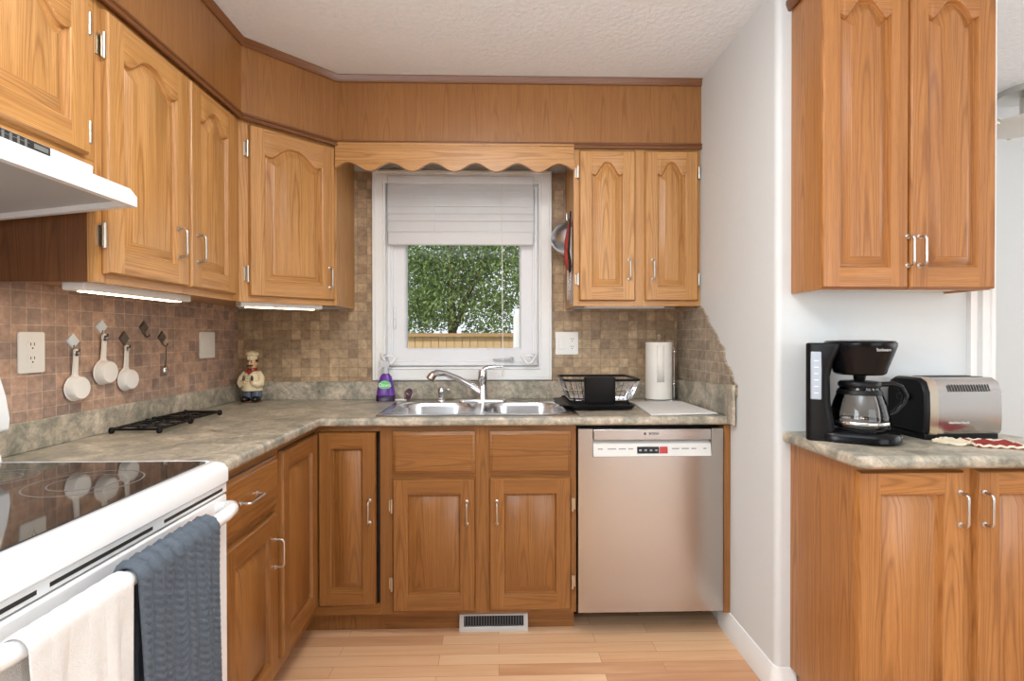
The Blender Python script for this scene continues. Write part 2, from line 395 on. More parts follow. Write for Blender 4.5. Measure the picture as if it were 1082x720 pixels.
def thing(name, label, cat, loc=(0, 0, 0), group=None):
    o = bpy.data.objects.new(name, None); COL.objects.link(o); o.location = loc; o.empty_display_size = .05
    o['label'] = label; o['category'] = cat
    if group: o['group'] = group
    return o
def tag(o, label, cat, group=None):
    o['label'] = label; o['category'] = cat
    if group: o['group'] = group
    return o
def struct(o): o['kind'] = 'structure'; return o
def part(mb, name, mats, root, **kw):
    """mb in world coordinates -> child of root (unrotated)"""
    L = root.location; shift(mb, (-L[0], -L[1], -L[2])); return mb.build(name, mats, root, **kw)
def text(name, body, size, mat, root, loc, rot, ext=.0004, sx=1.0, bold=False):
    c = bpy.data.curves.new(name, 'FONT'); c.body = body; c.size = size; c.extrude = ext; c.align_x = 'CENTER'; c.align_y = 'CENTER'
    if bold: c.offset = size*.02
    tmp = bpy.data.objects.new(name+'_tmp', c); COL.objects.link(tmp)
    dg = bpy.context.evaluated_depsgraph_get(); dg.update()
    me = bpy.data.meshes.new_from_object(tmp.evaluated_get(dg)); bpy.data.objects.remove(tmp)
    me.materials.clear(); me.materials.append(mat)
    o = bpy.data.objects.new(name, me); COL.objects.link(o); o.parent = root; o.location = loc; o.rotation_euler = rot; o.scale = (sx, 1, 1)
    return o

# ================================================================== SETTING
f = MB().box(XL-.1, 4.6, -5.4, 1.6, -.1, 0).build('floor', FLOOR); struct(f)
c = MB().box(XL-.1, 4.6, -5.4, 1.6, H, H+.1).build('ceiling', CEIL); struct(c)
struct(MB().box(XL-.12, XL, -5.4, .15, 0, H).build('wall_left', WALL))
WX0, WX1, WZ0, WZ1 = -.588, .211, 1.082, 2.038+.0
b = MB(); b.box(XL, WX0, 0, .15, 0, H); b.box(WX1, XR, 0, .15, 0, H); b.box(WX0, WX1, 0, .15, 0, WZ0); b.box(WX0, WX1, 0, .15, WZ1, H)
struct(b.build('wall_back', WALL))
# right wall: a thick wall block ending in a rounded (bullnose) corner
R = .022
poly = [(XR, .15), (XR, WY+R)] + [(XR+R-R*math.cos(a), WY+R-R*math.sin(a)) for a in [PI/2*k/6 for k in range(1, 7)]] + [(1.628, WY), (1.628, .15)]
struct(MB().prism(poly, 'z', 0, H).build('wall_right', WALL))
struct(MB().box(1.628, 4.6, .32, .42, 0, H).build('wall_far_room', WALL))
struct(MB().box(4.5, 4.6, -5.4, .32, 0, H).build('wall_far_side', WALL))
struct(MB().box(XL, 4.5, -5.4, -5.3, 0, H).build('wall_rear', plain('taupe_paint', srgb(122, 106, 92), .6)))
# baseboards with a stepped profile
bprof = [(0, 0), (.014, 0), (.014, .062), (.011, .068), (.011, .078), (.007, .086), (.005, .096), (0, .098)]
path = [(XR, -.545), (XR, WY+R)] + [(XR+R-R*math.cos(a), WY+R-R*math.sin(a)) for a in [PI/2*k/6 for k in range(1, 7)]] + [(1.02, WY)]
mb = MB(); mb.loft(sweep(path, bprof, -1), closed=False, cap0=True, cap1=True)
struct(mb.build('baseboard_right', TRIMW))
# doorway casing at the end of the facing wall
pl = [(1.622, WY+.01), (1.622, WY-.016), (1.643, WY-.016), (1.645, WY-.004), (1.658, WY-.004), (1.66, WY-.02), (1.674, WY-.02), (1.677, WY-.016), (1.688, WY-.016), (1.691, WY-.022), (1.704, WY-.022), (1.706, WY+.12), (1.628, WY+.12)]
struct(MB().prism(pl, 'z', 0, H).build('trim_4', TRIMW))

# tiled splashback on the walls
def panel_holes(xs, zs, solid, y0, y1, grain):
    m = MB()
    for i in range(len(xs)-1):
        for j in range(len(zs)-1):
            if solid(i, j): m.box(xs[i], xs[i+1], y0, y1, zs[j], zs[j+1], grain, rnd=False)
    return m
t = MB()
for (x0, x1, z0, z1) in ((-.7505, -.66, 1.0, 2.1), (.283, .352, 1.0, 2.1), (XL+.008, -.7505, 1.0, ZU), (.352, XR, 1.0, ZU)):
    t.face([(x0, -.008, z0), (x1, -.008, z0), (x1, -.008, z1), (x0, -.008, z1)], 'x')
    t.face([(x0, -.008, z1), (x1, -.008, z1), (x1, 0, z1), (x0, 0, z1)], 'x')
struct(t.build('wall_back_tiles', TILEB))
t = MB().box(XL, XL+.008, -2.4, 0, .95, 1.72, 'y', rnd=False); struct(t.build('wall_left_tiles', TILEL))
jag = [(-.009, 1.0), (-.70, 1.0), (-.70, 1.045), (-.69, 1.052), (-.668, 1.061), (-.660, 1.085), (-.634, 1.113), (-.612, 1.118), (-.588, 1.145), (-.580, 1.19), (-.561, 1.203), (-.535, 1.212), (-.50, 1.25), (-.486, 1.262), (-.462, 1.277), (-.425, 1.30), (-.405, 1.33), (-.37, 1.352), (-.352, 1.372), (-.321, 1.3825), (-.009, 1.3825)]
t = MB(); t.prism(jag, 'x', XR-.008, XR, grain='y'); struct(t.build('wall_right_tiles', TILER))

# ================================================================== WINDOW
w = thing('window_1', 'white framed window above the sink', 'window'); del w['label']; del w['category']; w['kind'] = 'structure'
w.location = (-.19, 0, 1.01)
X0, X1, Z0, Z1 = -.657, .281, 1.011, 2.108
part(picture(MB(), X0, X1, Z0, Z1, [(0, 0), (0, -.024), (.004, -.03), (.014, -.03), (.018, -.024), (.056, -.020), (.060, -.026), (.068, -.024), (.071, -.012), (.071, .06)]), 'window_casing', TRIMW, w)
part(picture(MB(), X0+.071, X1-.071, Z0+.071, Z1-.071, [(0, .06), (0, .012), (.006, .006), (.018, .006), (.020, .014), (.030, .014), (.032, .022), (.088, .022), (.094, .028), (.098, .045), (.098, .07)]), 'window_sash', VINYL, w)
part(picture(MB(), X0+.165, X1-.165, Z0+.165, Z1-.165, [(0, .046), (.0, .042), (.004, .042), (.004, .05)]), 'glazing_seal', plain('blue_grey_seal', srgb(150, 170, 190), .5), w)
part(MB().box(X0+.165, X1-.165, .05, .054, Z0+.165, Z1-.165), 'window_pane', WINGLASS, w)
# crank and latch
k = MB(); k.box(-.03, .075, -.004, .006, 1.112, 1.124); k.box(.06, .078, -.02, .006, 1.108, 1.132); k.tube([(.07, -.02, 1.13), (.062, -.026, 1.118)], .006)
part(k, 'crank_handle', plain('crank_grey', srgb(190, 188, 186), .4), w, bevel=.002)
k = MB(); k.box(-.553, -.541, .008, .021, 1.28, 1.40); k.box(-.550, -.544, -.008, .021, 1.33, 1.345)
part(k, 'latch', VINYL, w, bevel=.003)

# blind
bl = thing('window_blind', 'white slatted blind half raised in the window above the sink', 'blind', (-.19, 0, 2.05))
part(MB().box(-.575, .185, -.03, .003, 2.036, 2.076), 'headrail', VINYL, bl, bevel=.003)
BLM = plain('blind_white', srgb(240, 240, 240), .5, trans=.25)
m = MB()
nsl = 17
for i in range(nsl):
    z = 1.918 + .118*i/nsl; m.box(-.572, .182, -.027+.0012*(i % 2), -.002, z, z+.0062)
part(m, 'raised_slats', BLM, bl)
m = MB()
for z0, z1 in ((1.878, 1.9175), (1.840, 1.884), (1.782, 1.846)):
    m.prism([(-.026, z0), (-.030, z0+.006), (-.018, z1), (-.012, z1), (-.016, z0+.006)], 'x', -.572, .182)
part(m, 'hanging_slats', BLM, bl)
part(MB().box(-.573, .183, -.030, -.006, 1.717, 1.786), 'bottom_rail', BLM, bl, bevel=.006)
m = MB()
for x in (-.47, -.33, -.06): part(MB().tube([(x, -.032, 2.04), (x, -.032, 1.79)], .0012, 6), 'ladder_cord', BLM, bl)
m = MB(); m.tube([(.018, -.034, 2.03), (.02, -.036, 1.5), (.022, -.036, 1.06)], .0022, 6); m.lathe([(.001, 1.075), (.004, 1.07), (.006, 1.04), (.001, 1.035)], (.022, -.036, 0), seg=10)
part(m, 'pull_cord', WHITEP, bl)
# cord cleats, each with a coil of cord
def cleat(x, label, flip):
    o = thing('curtain_tieback', label, 'hook', (x, -.02, 1.13), 'clear tieback hooks on the window casing')
    part(MB().lathe([(.016, -.026), (.014, -.034), (.006, -.038), (.004, -.05)], (x, 0, 1.135), 'y', 16), 'suction_base', CLEARP, o)
    pts = [(x+flip*(-.02+.08*t_), -.05-.02*math.sin(PI*t_), 1.155-.055*math.sin(PI*t_*.9)-.0*t_) for t_ in [i/12 for i in range(13)]]
    part(MB().tube(pts, .007, 10), 'hook', plain('milky_plastic', srgb(232, 232, 232), .25), o)
    pts = [(x+flip*(.02+.03*math.cos(a)), -.056, 1.12+.022*math.sin(a)) for a in [2*PI*i/16 for i in range(16)]]
    part(MB().tube(pts, .0035, 8, closed=True), 'cord_loop', WHITEP, o)
cleat(-.585, 'white tieback hook on the window casing above the purple spray bottle', 1)
cleat(.18, 'white tieback hook at the right end of the window sill', -1)

# ================================================================== OUTSIDE
struct(MB().box(-9, 9, 1.65, 14, -.3, -.2).build('floor_lawn', GRASS))
fe = thing('garden_fence', 'tan cedar board fence seen low through the window', 'fence', (0, 4.5, -.2))
m = MB(); x = -3.2
while x < 3.2:
    m.box(x-.03, x+.028, 4.521, 4.538, -.2, 1.244); m.box(x, x+.101, 4.5, 4.52, -.2, 1.245+random.uniform(-.003, .003)); x += .108
part(m, 'fence_boards', FENCE, fe)
part(MB().box(-3.2, 3.2, 4.45, 4.55, 1.245, 1.29), 'top_rail', FENCE2, fe)
part(MB().box(-3.2, 3.2, 4.54, 4.57, .2, .29), 'rail', FENCE2, fe)
for x in (-2.4, 0.6, 3.0): part(MB().box(x, x+.09, 4.54, 4.63, -.2, 1.245), 'fence_post', FENCE2, fe)
m = MB(); m.loft([[(px, py, z) for px, py in rr(.165, .30, 2.98, 3.12, .03)] for z in (-.2, 1.45)] + [[(px, py, 1.55) for px, py in rr(.185, .28, 3.0, 3.10, .03)]])
tag(m.build('garden_post', VINYL), 'white rounded post standing outside at the right edge of the window', 'post')
def tree(label, cx, cy, blobs, trunk, seed, n):
    rnd = random.Random(seed)
    t = thing('tree', label, 'tree', (cx, cy, -.2), None)
    tk = MB()
    for pth, rad in trunk: tk.tube([(cx+p[0], cy+p[1], p[2]) for p in pth], rad, 10)
    part(tk, 'trunk', BARK, t)
    m = MB(); tot = sum(b[3]**2 for b in blobs)
    for bx, by, bz, br in blobs:
        for i in range(int(n*br*br/tot)):
            d = Vector((rnd.gauss(0, 1), rnd.gauss(0, 1), rnd.gauss(0, 1))).normalized()*br*(rnd.random()**.35)
            p = Vector((cx+bx, cy+by, bz))+d
            a = Vector((rnd.gauss(0, 1), rnd.gauss(0, 1), rnd.gauss(0, 1))).normalized(); c_ = a.orthogonal().normalized()
            b_ = a.cross(c_); s = rnd.uniform(.022, .045)
            m.face([p-a*s, p-b_*s*.45, p+a*s, p+b_*s*.45])
    part(m, 'foliage', LEAF, t)
tree('leafy tree with forked trunk behind the fence, filling the left and middle of the window', -.75, 5.6,
     [(-.7, 0, 2.1, .62), (.0, .1, 2.6, .7), (-.9, .1, 2.95, .6), (.75, .1, 2.2, .6), (-.15, -.2, 1.75, .45), (-.7, 0, 1.4, .5), (.6, 0, 1.55, .5), (.7, .2, 2.9, .6), (0, .2, 3.4, .7), (-.2, .5, 2.1, .7)],
     [([(0, 0, -.2), (.02, 0, 1.2), (-.02, 0, 2.2), (.05, 0, 3.0)], [.09, .075, .05, .03]), ([(.02, 0, 1.3), (.35, 0, 2.1), (.6, 0, 2.6)], [.05, .035, .02])], 3, 26000)
tree('bushy green tree behind the fence at the right of the window', 1.0, 8.0,
     [(0, 0, 2.2, .75), (-.2, -.2, 1.55, .5), (.3, 0, 1.5, .6), (.2, 0, 3.0, .75), (-.35, .1, 2.7, .5), (.8, 0, 2.4, .7)],
     [([(0, 0, -.2), (0, 0, 1.4), (.05, 0, 2.6)], [.08, .06, .03])], 5, 15000)
tree('pale green tree behind the fence beyond the left window edge', -3.2, 7.9,
     [(0, 0, 2.2, .85), (.3, -.2, 1.5, .6), (-.3, 0, 1.5, .6), (.2, 0, 3.1, .8)],
     [([(0, 0, -.2), (0, 0, 1.4), (.05, 0, 2.6)], [.08, .06, .03])], 9, 7000)

# ================================================================== SOFFIT AND MOULDINGS
spath = [(-1.036, -3.2), (-1.036, -.618), (-.741, -.318), (XR, -.318)]
m = MB(); 
def wallstrip(path, z0, z1, thick):
    mb = MB(); rings = sweep(path, [(0, z0), (0, z1), (thick, z1), (thick, z0)], 1)
    for a, b_ in zip(rings[:-1], rings[1:]):
        off = (random.random()*5, random.random()*5)
        d = Vector(b_[0])-Vector(a[0]); L_ = d.length
        mb.face([a[0], b_[0], b_[1], a[1]], 'z'); u0 = random.random()*3
        mb.uv[-1] = [(z0+off[0], u0), (z0+off[0], u0+L_), (z1+off[0], u0+L_), (z1+off[0], u0)]
        mb.face([a[3], a[0], a[1], a[2]]) if a is rings[0] else None
        mb.face([a[0], a[3], b_[3], b_[0]])
    return mb
struct(wallstrip(spath, 2.137, H, .02).build('trim_1', OAKS))
def mould(name, path, prof, mat, flip=-1):
    mb = MB(); rings = sweep(path, prof, flip)
    for a, b_ in zip(rings[:-1], rings[1:]):
        u0 = random.random()*5; L_ = (Vector(b_[0])-Vector(a[0])).length; n = len(a)
        for i in range(n):
            j = (i+1) % n; mb.face([a[i], a[j], b_[j], b_[i]]); mb.uv[-1] = [(u0, i*.008), (u0, i*.008+.008), (u0+L_, i*.008+.008), (u0+L_, i*.008)]
    mb.face(rings[0]); mb.face(rings[-1])
    o = mb.build(name, mat); struct(o); return o
mould('trim_2', spath, [(0, H-.032), (.006, H-.032), (.010, H-.026), (.012, H-.012), (.016, H-.006), (.016, H), (0, H)], OAKT)
mould('trim_3', spath, [(0, 2.117), (.009, 2.117), (.012, 2.121), (.012, 2.125), (.008, 2.128), (.008, 2.132), (.013, 2.135), (.013, 2.140), (.008, 2.144), (0, 2.145)], OAKT)

# ================================================================== CABINET PARTS
def door_mb(w, h, arch=0.0, st=.058, rail=.062, t=.020, topr=None):
    mb = MB(); c = .005; topr = rail if topr is None else topr
    O = lambda: (random.random()*7, random.random()*7)
    cx = w/2; N = 28 if arch else 1
    def g(u):
        u = abs(u)
        if u < .84: return .5*(1+math.cos(PI*(u/.84)**1.35))
        return .12*((u-.84)/.16)**1.5
    def top(u): return h-topr-arch+arch*g(u) if arch else h-topr
    def tops(d):
        half = w/2-st-d
        return [(cx+half*u, top(u)-d) for u in [1-2*k/N for k in range(N+1)]]
    def loop(d, y):
        half = w/2-st-d
        return [(cx-half, y, rail+d), (cx+half, y, rail+d)] + [(x, y, z) for x, z in tops(d)]
    yb, yf = 0, -t
    # outer body
    r0 = [(0, yb, 0), (w, yb, 0), (w, yb, h), (0, yb, h)]; r1 = [(p[0], yf+.006, p[2]) for p in r0]
    r2 = [(c, yf, c), (w-c, yf, c), (w-c, yf, h-c), (c, yf, h-c)]
    mb.face(list(reversed(r0)), 'z')
    for a, b_ in ((r0, r1), (r1, r2)):
        for i in range(4):
            j = (i+1) % 4; mb.face([a[i], a[j], b_[j], b_[i]], 'z' if i % 2 else 'x', 0, O())
    tp = tops(0)
    mb.face([(c, yf, c), (st, yf, c), (st, yf, h-c), (c, yf, h-c)], 'z', 0, O())
    mb.face([(w-st, yf, c), (w-c, yf, c), (w-c, yf, h-c), (w-st, yf, h-c)], 'z', 0, O())
    mb.face([(st, yf, c), (w-st, yf, c), (w-st, yf, rail), (st, yf, rail)], 'x', 0, O())
    o = O()
    for (xa, za), (xb, zb) in zip(tp[:-1], tp[1:]):
        mb.face([(xb, yf, zb), (xa, yf, za), (xa, yf, h-c), (xb, yf, h-c)], 'x', 0, o)
    rings = [loop(0, yf), loop(.003, yf+.0015), loop(.006, yf+.010), loop(.008, yf+.014), loop(.013, yf+.014), loop(.015, yf+.0125), loop(.035, yf+.003), loop(.037, yf+.0015)]
    o = O()
    n = len(rings[0])
    for a, b_ in zip(rings[:-1], rings[1:]):
        for i in range(n):
            j = (i+1) % n; mb.face([a[i], a[j], b_[j], b_[i]], 'z' if (i >= 1 or not arch) and i != 0 else 'x', 0, o)
    L_ = rings[-1]; tops_ = L_[2:]; yb_ = L_[0][1]; zb_ = L_[0][2]
    for (a, b_) in zip(tops_[:-1], tops_[1:]):
        mb.face([(b_[0], yb_, zb_), (a[0], yb_, zb_), a, b_], 'z', 0, o)
    return mb
def slab_mb(w, h, t=.020, grain='x'):
    mb = MB(); off = (random.random()*7, random.random()*7)
    rg = [[(d, y, d), (w-d, y, d), (w-d, y, h-d), (d, y, h-d)] for d, y in ((0, 0), (0, -t+.009), (.004, -t+.006), (.010, -t+.004), (.013, -t))]
    mb.face(list(reversed(rg[0])), grain, 0, off)
    for a, b_ in zip(rg[:-1], rg[1:]):
        for i in range(4):
            j = (i+1) % 4; mb.face([a[i], a[j], b_[j], b_[i]], grain, 0, off)
    mb.face(rg[-1], grain, 0, off)
    return mb
def pull_path(L_, d, vertical=True, out=.03):
    c = .012; pts = [(0, 0), (out-c, 0)] + [(out-c+c*math.sin(a), c-c*math.cos(a)) for a in [PI/2*k/4 for k in range(1, 5)]]
    pts += [(out, L_-c)] + [(out-c+c*math.cos(a), L_-c+c*math.sin(a)) for a in [PI/2*k/4 for k in range(1, 5)]] + [(0, L_)]
    return pts
def handle(door, x, z, L_=.09, t=.020, vertical=True, out=.028, r=.0040):
    P = pull_path(L_, 0, out=out)
    pts = [((x, -t-o, z-L_/2+s) if vertical else (x-L_/2+s, -t-o, z)) for o, s in P]
    mb = MB().tube(pts, r, 10)
    for e in (0, 1):
        s = -L_/2 if e == 0 else L_/2
        c_ = (x, 0, z+s) if vertical else (x+s, 0, z)
        mb.lathe([(.0075, -t), (.0075, -t-.002), (.005, -t-.004)], c_, 'y', 12)
    return mb.build('handle', NICKEL, door)
def hinge(door, x, z, side, big=False, t=.020):
    """barrel hinge beside the door edge (door local coordinates)"""
    mb = MB(); hh = .03 if not big else .036; s = -1 if side == 'l' else 1
    mb.lathe([(.002, -hh), (.0055, -hh+.003), (.0055, hh-.003), (.002, hh)], (x+s*.006, -.013, z), 'z', 10)
    mb.box(min(x+s*.004, x+s*.018), max(x+s*.004, x+s*.018), -.0035, 0.0, z-hh*.75, z+hh*.75)
    return mb.build('hinge', HINGE, door)
def door(root, p, w, h, ang, mat, arch=0, hd=None, hinges=None, big=False, name='door', **kw):
    """p: world position of the door's lower left corner on the frame plane"""
    mb = door_mb(w, h, arch, **kw) if name == 'door' else slab_mb(w, h)
    o = mb.build(name, mat, root, loc=Vector(p)-root.location, rot=(0, 0, ang))
    if hd: handle(o, *hd[:2], **(hd[2] if len(hd) > 2 else {}))
    if hinges:
        for z in hinges[1]: hinge(o, 0 if hinges[0] == 'l' else w, z, hinges[0], big)
    return o
A90 = PI/2

# ================================================================== UPPER CABINETS
FX = -1.051     # left face frames
# over-hood cabinet
c1 = thing('wall_cabinet', 'short oak wall cabinet above the range hood', 'cabinet', (XL+.005, -1.75, 1.68), 'upper oak cabinets')
m = MB(); m.box(XL+.002, FX-.02, -2.13, -1.372, 1.675, 2.134); m.box(FX-.02, FX, -2.13, -1.372, 1.675, 1.71, 'y'); m.box(FX-.02, FX, -2.13, -1.372, 2.08, 2.134, 'y'); m.box(FX-.02, FX, -1.41, -1.372, 1.71, 2.08); m.box(FX-.02, FX, -2.13, -2.09, 1.71, 2.08); m.box(FX-.02, FX, -1.77, -1.74, 1.71, 2.08)
part(m, 'body', OAK, c1)
door(c1, (FX, -1.752, 1.70), .345, .395, A90, OAK, .05, (.05, .06), ('r', (.06, .335)))
door(c1, (FX, -2.12, 1.70), .345, .395, A90, OAK, .05, (.30, .06), ('l', (.06, .335)))
# tall two-door cabinet
c2 = thing('wall_cabinet', 'two-door oak wall cabinet between the range hood and the corner', 'cabinet', (XL+.005, -1.0, ZU), 'upper oak cabinets')
m = MB(); m.box(XL+.009, FX-.02, -1.3695, -1.352, ZU, 2.134, 'z', 1); m.box(XL+.009, FX-.02, -1.352, -.6655, ZU+.012, ZU+.03, 'y'); m.box(XL+.009, FX-.02, -1.352, -.6655, 2.09, 2.134, 'y'); m.box(XL+.009, XL+.02, -1.352, -.6655, ZU+.03, 2.09)
for y0, y1 in ((-1.3695, -1.33), (-1.0, -.955), (-.69, -.6655)): m.box(FX-.02, FX, y0, y1, ZU, 2.134)
m.box(FX-.0199, FX-.0001, -1.33, -.69, ZU, ZU+.035, 'y'); m.box(FX-.0199, FX-.0001, -1.33, -.69, 2.085, 2.134, 'y'); m.box(XL+.03, XL+.04, -1.33, -.69, ZU+.03, 2.085)
part(m, 'body', [OAK, OAKD], c2)
door(c2, (FX, -1.347, 1.407), .361, .697, A90, OAK, .052, (.302, .135), ('l', (.10, .60)), True, topr=.055)
door(c2, (FX, -.972, 1.407), .304, .697, A90, OAK, .052, (.035, .135), None, topr=.055)
# diagonal corner cabinet
c3 = thing('corner_cabinet', 'one-door oak wall cabinet set diagonally across the corner', 'cabinet', (-1.1, -.3, ZU), 'upper oak cabinets')
Ax, Ay, Bx, By = -1.051, -.6118, -.751, -.3118
dgn = Vector((Bx-Ax, By-Ay, 0)); DL = dgn.length; ang = math.atan2(By-Ay, Bx-Ax); ux, uy = dgn.x/DL, dgn.y/DL
nx, ny = uy, -ux   # outward
def dg(s, o): return (Ax+ux*s+nx*o, Ay+uy*s+ny*o)
plan = [(Bx, -.009), (XL+.01, -.009), (XL+.01, -.663), (Ax-.018, -.663), dg(0, -.018), dg(DL-.018, -.018), (Bx-.018, By+.018)]
m = MB()
m.prism([(Bx-.016, -.009), (XL+.01, -.009), (XL+.01, -.663), (Ax-.02, -.663), dg(.0, -.02), dg(DL-.02, -.02)], 'z', ZU+.012, ZU+.03)
m.prism([(Bx-.016, -.009), (XL+.01, -.009), (XL+.01, -.663), (Ax-.02, -.663), dg(.0, -.02), dg(DL-.02, -.02)], 'z', 2.08, 2.134)
m.box(Bx-.016, Bx, By+.006, -.009, ZU, 2.134)
def dbox(s0, s1, z0, z1, o0=-.02, o1=0, grain='z'):
    off = (random.random()*5, random.random()*5)
    m.prism([dg(s0, o0), dg(s0, o1), dg(s1, o1), dg(s1, o0)], 'z', z0, z1, grain=grain, off=off)
dbox(0, .045, ZU, 2.134); dbox(DL-.03, DL, ZU, 2.134); dbox(.045, DL-.03, ZU, ZU+.035, -.0199, -.0001, 'x'); dbox(.045, DL-.03, 2.08, 2.134, -.0199, -.0001, 'x')
m.box(Ax-.02, Ax, -.663, -.612, ZU, 2.134)
part(m, 'body', OAK, c3)
px_, py_ = dg(.036, 0)
door(c3, (px_, py_, 1.407), .372, .70, ang, OAK, .055, (.345, .10), ('l', (.09, .60)), True, topr=.058)
# valance
va = MB(); n = 120; top_ = 2.134; pts = []
def vz(x):
    P = .1955; z = 2.0255-.0195*math.cos(2*PI*(x+.2035)/P)
    e = min(x+.751, .3525-x)
    if e < .035: z = min(z, 2.043-.012*(1-e/.035)**2)
    return z
xs = [-.751+(.3525+.751)*i/n for i in range(n+1)]
for a, b_ in zip(xs[:-1], xs[1:]):
    for y in (-.330, -.312): va.face([(a, y, vz(a)), (b_, y, vz(b_)), (b_, y, top_), (a, y, top_)], 'x', 0, (2, 1))
    va.face([(a, -.33, vz(a)), (b_, -.33, vz(b_)), (b_, -.312, vz(b_)), (a, -.312, vz(a))], 'x')
va.face([(xs[0], -.33, top_), (xs[-1], -.33, top_), (xs[-1], -.312, top_), (xs[0], -.312, top_)], 'x')
for x in (xs[0], xs[-1]): va.face([(x, -.33, vz(x)), (x, -.312, vz(x)), (x, -.312, top_), (x, -.33, top_)])
tag(va.build('valance', OAK), 'scalloped oak valance board bridging the cabinets above the window', 'valance')
# right of window
c4 = thing('wall_cabinet', 'two-door oak wall cabinet between the window and the white wall', 'cabinet', (.65, -.15, ZU), 'upper oak cabinets')
m = MB(); m.box(.3535, .370, -.29, -.009, ZU, 2.134); m.box(.936, .952, -.29, -.009, ZU, 2.134); m.box(.37, .936, -.29, -.009, ZU+.012, ZU+.03, 'x'); m.box(.37, .936, -.29, -.009, 2.09, 2.134, 'x'); m.box(.37, .936, -.03, -.009, ZU+.03, 2.09)
for x0, x1 in ((.3535, .385), (.63, .695), (.925, .952)): m.box(x0, x1, -.31, -.29, ZU, 2.134)
for x0, x1 in ((.385, .63), (.695, .925)):
    m.box(x0, x1, -.3099, -.29, ZU, ZU+.03, 'x'); m.box(x0, x1, -.3099, -.29, 2.085, 2.134, 'x')
part(m, 'body', OAK, c4)
door(c4, (.378, -.31, 1.407), .262, .70, 0, OAK, .06, (.232, .145), ('l', (.10, .60)), topr=.05, st=.056)
door(c4, (.687, -.31, 1.407), .249, .70, 0, OAK, .06, (.035, .145), ('r', (.10, .60)), topr=.05, st=.056)
m = MB(); m.box(.42, .80, -.26, -.20, ZU-.006, ZU+.012)
part(m, 'light_bar', WHITEP, c4, bevel=.003)
# right-hand wall cabinet
c5 = thing('wall_cabinet', 'tall two-door oak wall cabinet above the coffee maker and toaster', 'cabinet', (1.28, WY-.07, 1.385), 'upper oak cabinets')
m = MB(); m.box(1.003, 1.019, -1.125, WY-.002, 1.385, 2.35); m.box(1.538, 1.554, -1.125, WY-.002, 1.385, 2.35); m.box(1.019, 1.538, -1.125, WY-.002, 1.392, 1.41, 'x', 1); m.box(1.019, 1.538, -1.125, WY-.002, 2.33, 2.35, 'x'); m.box(1.019, 1.538, WY-.012, WY-.002, 1.41, 2.33)
for x0, x1 in ((1.003, 1.04), (1.255, 1.30), (1.515, 1.554)): m.box(x0, x1, -1.145, -1.125, 1.385, 2.35)
for x0, x1 in ((1.04, 1.255), (1.3, 1.515)):
    m.box(x0, x1, -1.1449, -1.125, 1.385, 1.42, 'x'); m.box(x0, x1, -1.1449, -1.125, 2.31, 2.35, 'x')
part(m, 'body', [OAKR, WHITEP], c5)
door(c5, (1.003, -1.145, 1.388), .273, .945, 0, OAKR, .055, (.268, .115), None, topr=.045, st=.054)
door(c5, (1.281, -1.145, 1.388), .273, .945, 0, OAKR, .055, (.028, .115), None, topr=.045, st=.054)
mb = MB(); rings = sweep([(1.0, WY), (1.0, -1.15), (1.557, -1.15), (1.557, WY)], [(0, 2.351), (.008, 2.351), (.012, 2.36), (.016, 2.372), (.016, 2.384), (0, 2.384)], -1)
mb.loft(rings, closed=True); part(mb, 'top_moulding', OAKT, c5)
part(MB().box(1.005, 1.552, -1.14, WY-.002, 2.351, 2.44), 'top_panel', OAKS, c5)

# ================================================================== BASE CABINETS
BX = -.751; BY = -.61
# drawer base beside the range
b1 = thing('base_cabinet', 'oak base cabinet with drawer and door beside the white range', 'cabinet', (-1.05, -1.18, 0), 'lower oak cabinets')
m = MB(); m.box(XL+.02, BX-.02, -1.378, -1.362, .1, .872); m.box(XL+.02, BX-.02, -1.01, -.994, .1, .872); m.box(XL+.02, BX-.02, -1.362, -1.01, .1, .116); m.box(XL+.02, -.82, -1.378, -.994, 0, .1)
m.box(BX-.02, BX, -1.378, -1.335, .1, .872); m.box(BX-.02, BX, -1.012, -.994, .1, .872)
for z0, z1 in ((.1, .15), (.645, .69), (.845, .872)): m.box(BX-.02, BX-.0001, -1.335, -1.012, z0, z1, 'y')
m.box(XL+.02, XL+.03, -1.362, -1.01, .1, .87)
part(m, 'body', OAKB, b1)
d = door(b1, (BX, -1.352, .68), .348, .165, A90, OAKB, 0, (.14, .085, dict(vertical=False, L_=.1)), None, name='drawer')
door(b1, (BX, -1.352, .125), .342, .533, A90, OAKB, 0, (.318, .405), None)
# corner base cabinet with two doors meeting at the inner corner
b2 = thing('corner_base_cabinet', 'oak corner base cabinet with two tall doors meeting in the inner corner', 'cabinet', (-1.0, -.4, 0), 'lower oak cabinets')
m = MB(); m.box(XL+.02, BX-.02, -.993, -.978, .1, .872); m.box(-.50, -.486, BY+.02, -.02, .1, .872, 'z', 1); m.box(XL+.02, BX-.02, -.978, -.02, .1, .116); m.box(BX-.02, -.50, BY+.02, -.02, .1, .116)
m.box(XL+.02, -.82, -.993, -.02, 0, .1); m.box(-.82, -.486, -.54, -.02, 0, .1)
m.box(BX-.02, BX, -.993, -.965, .1, .872); m.box(BX-.02, BX-.0001, -.965, BY, .1, .14, 'y'); m.box(BX-.02, BX-.0001, -.965, BY, .852, .872, 'y')
m.box(BX, -.7318, BY-.004, BY+.02, .14, .852); m.box(BX, -.486, BY, BY+.02, .1, .14, 'x'); m.box(BX, -.486, BY, BY+.02, .852, .872, 'x')
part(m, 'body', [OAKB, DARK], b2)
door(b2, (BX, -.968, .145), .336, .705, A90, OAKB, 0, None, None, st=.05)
door(b2, (-.7309, BY, .145), .231, .705, 0, OAKB, 0, (.207, .385), None, st=.05)
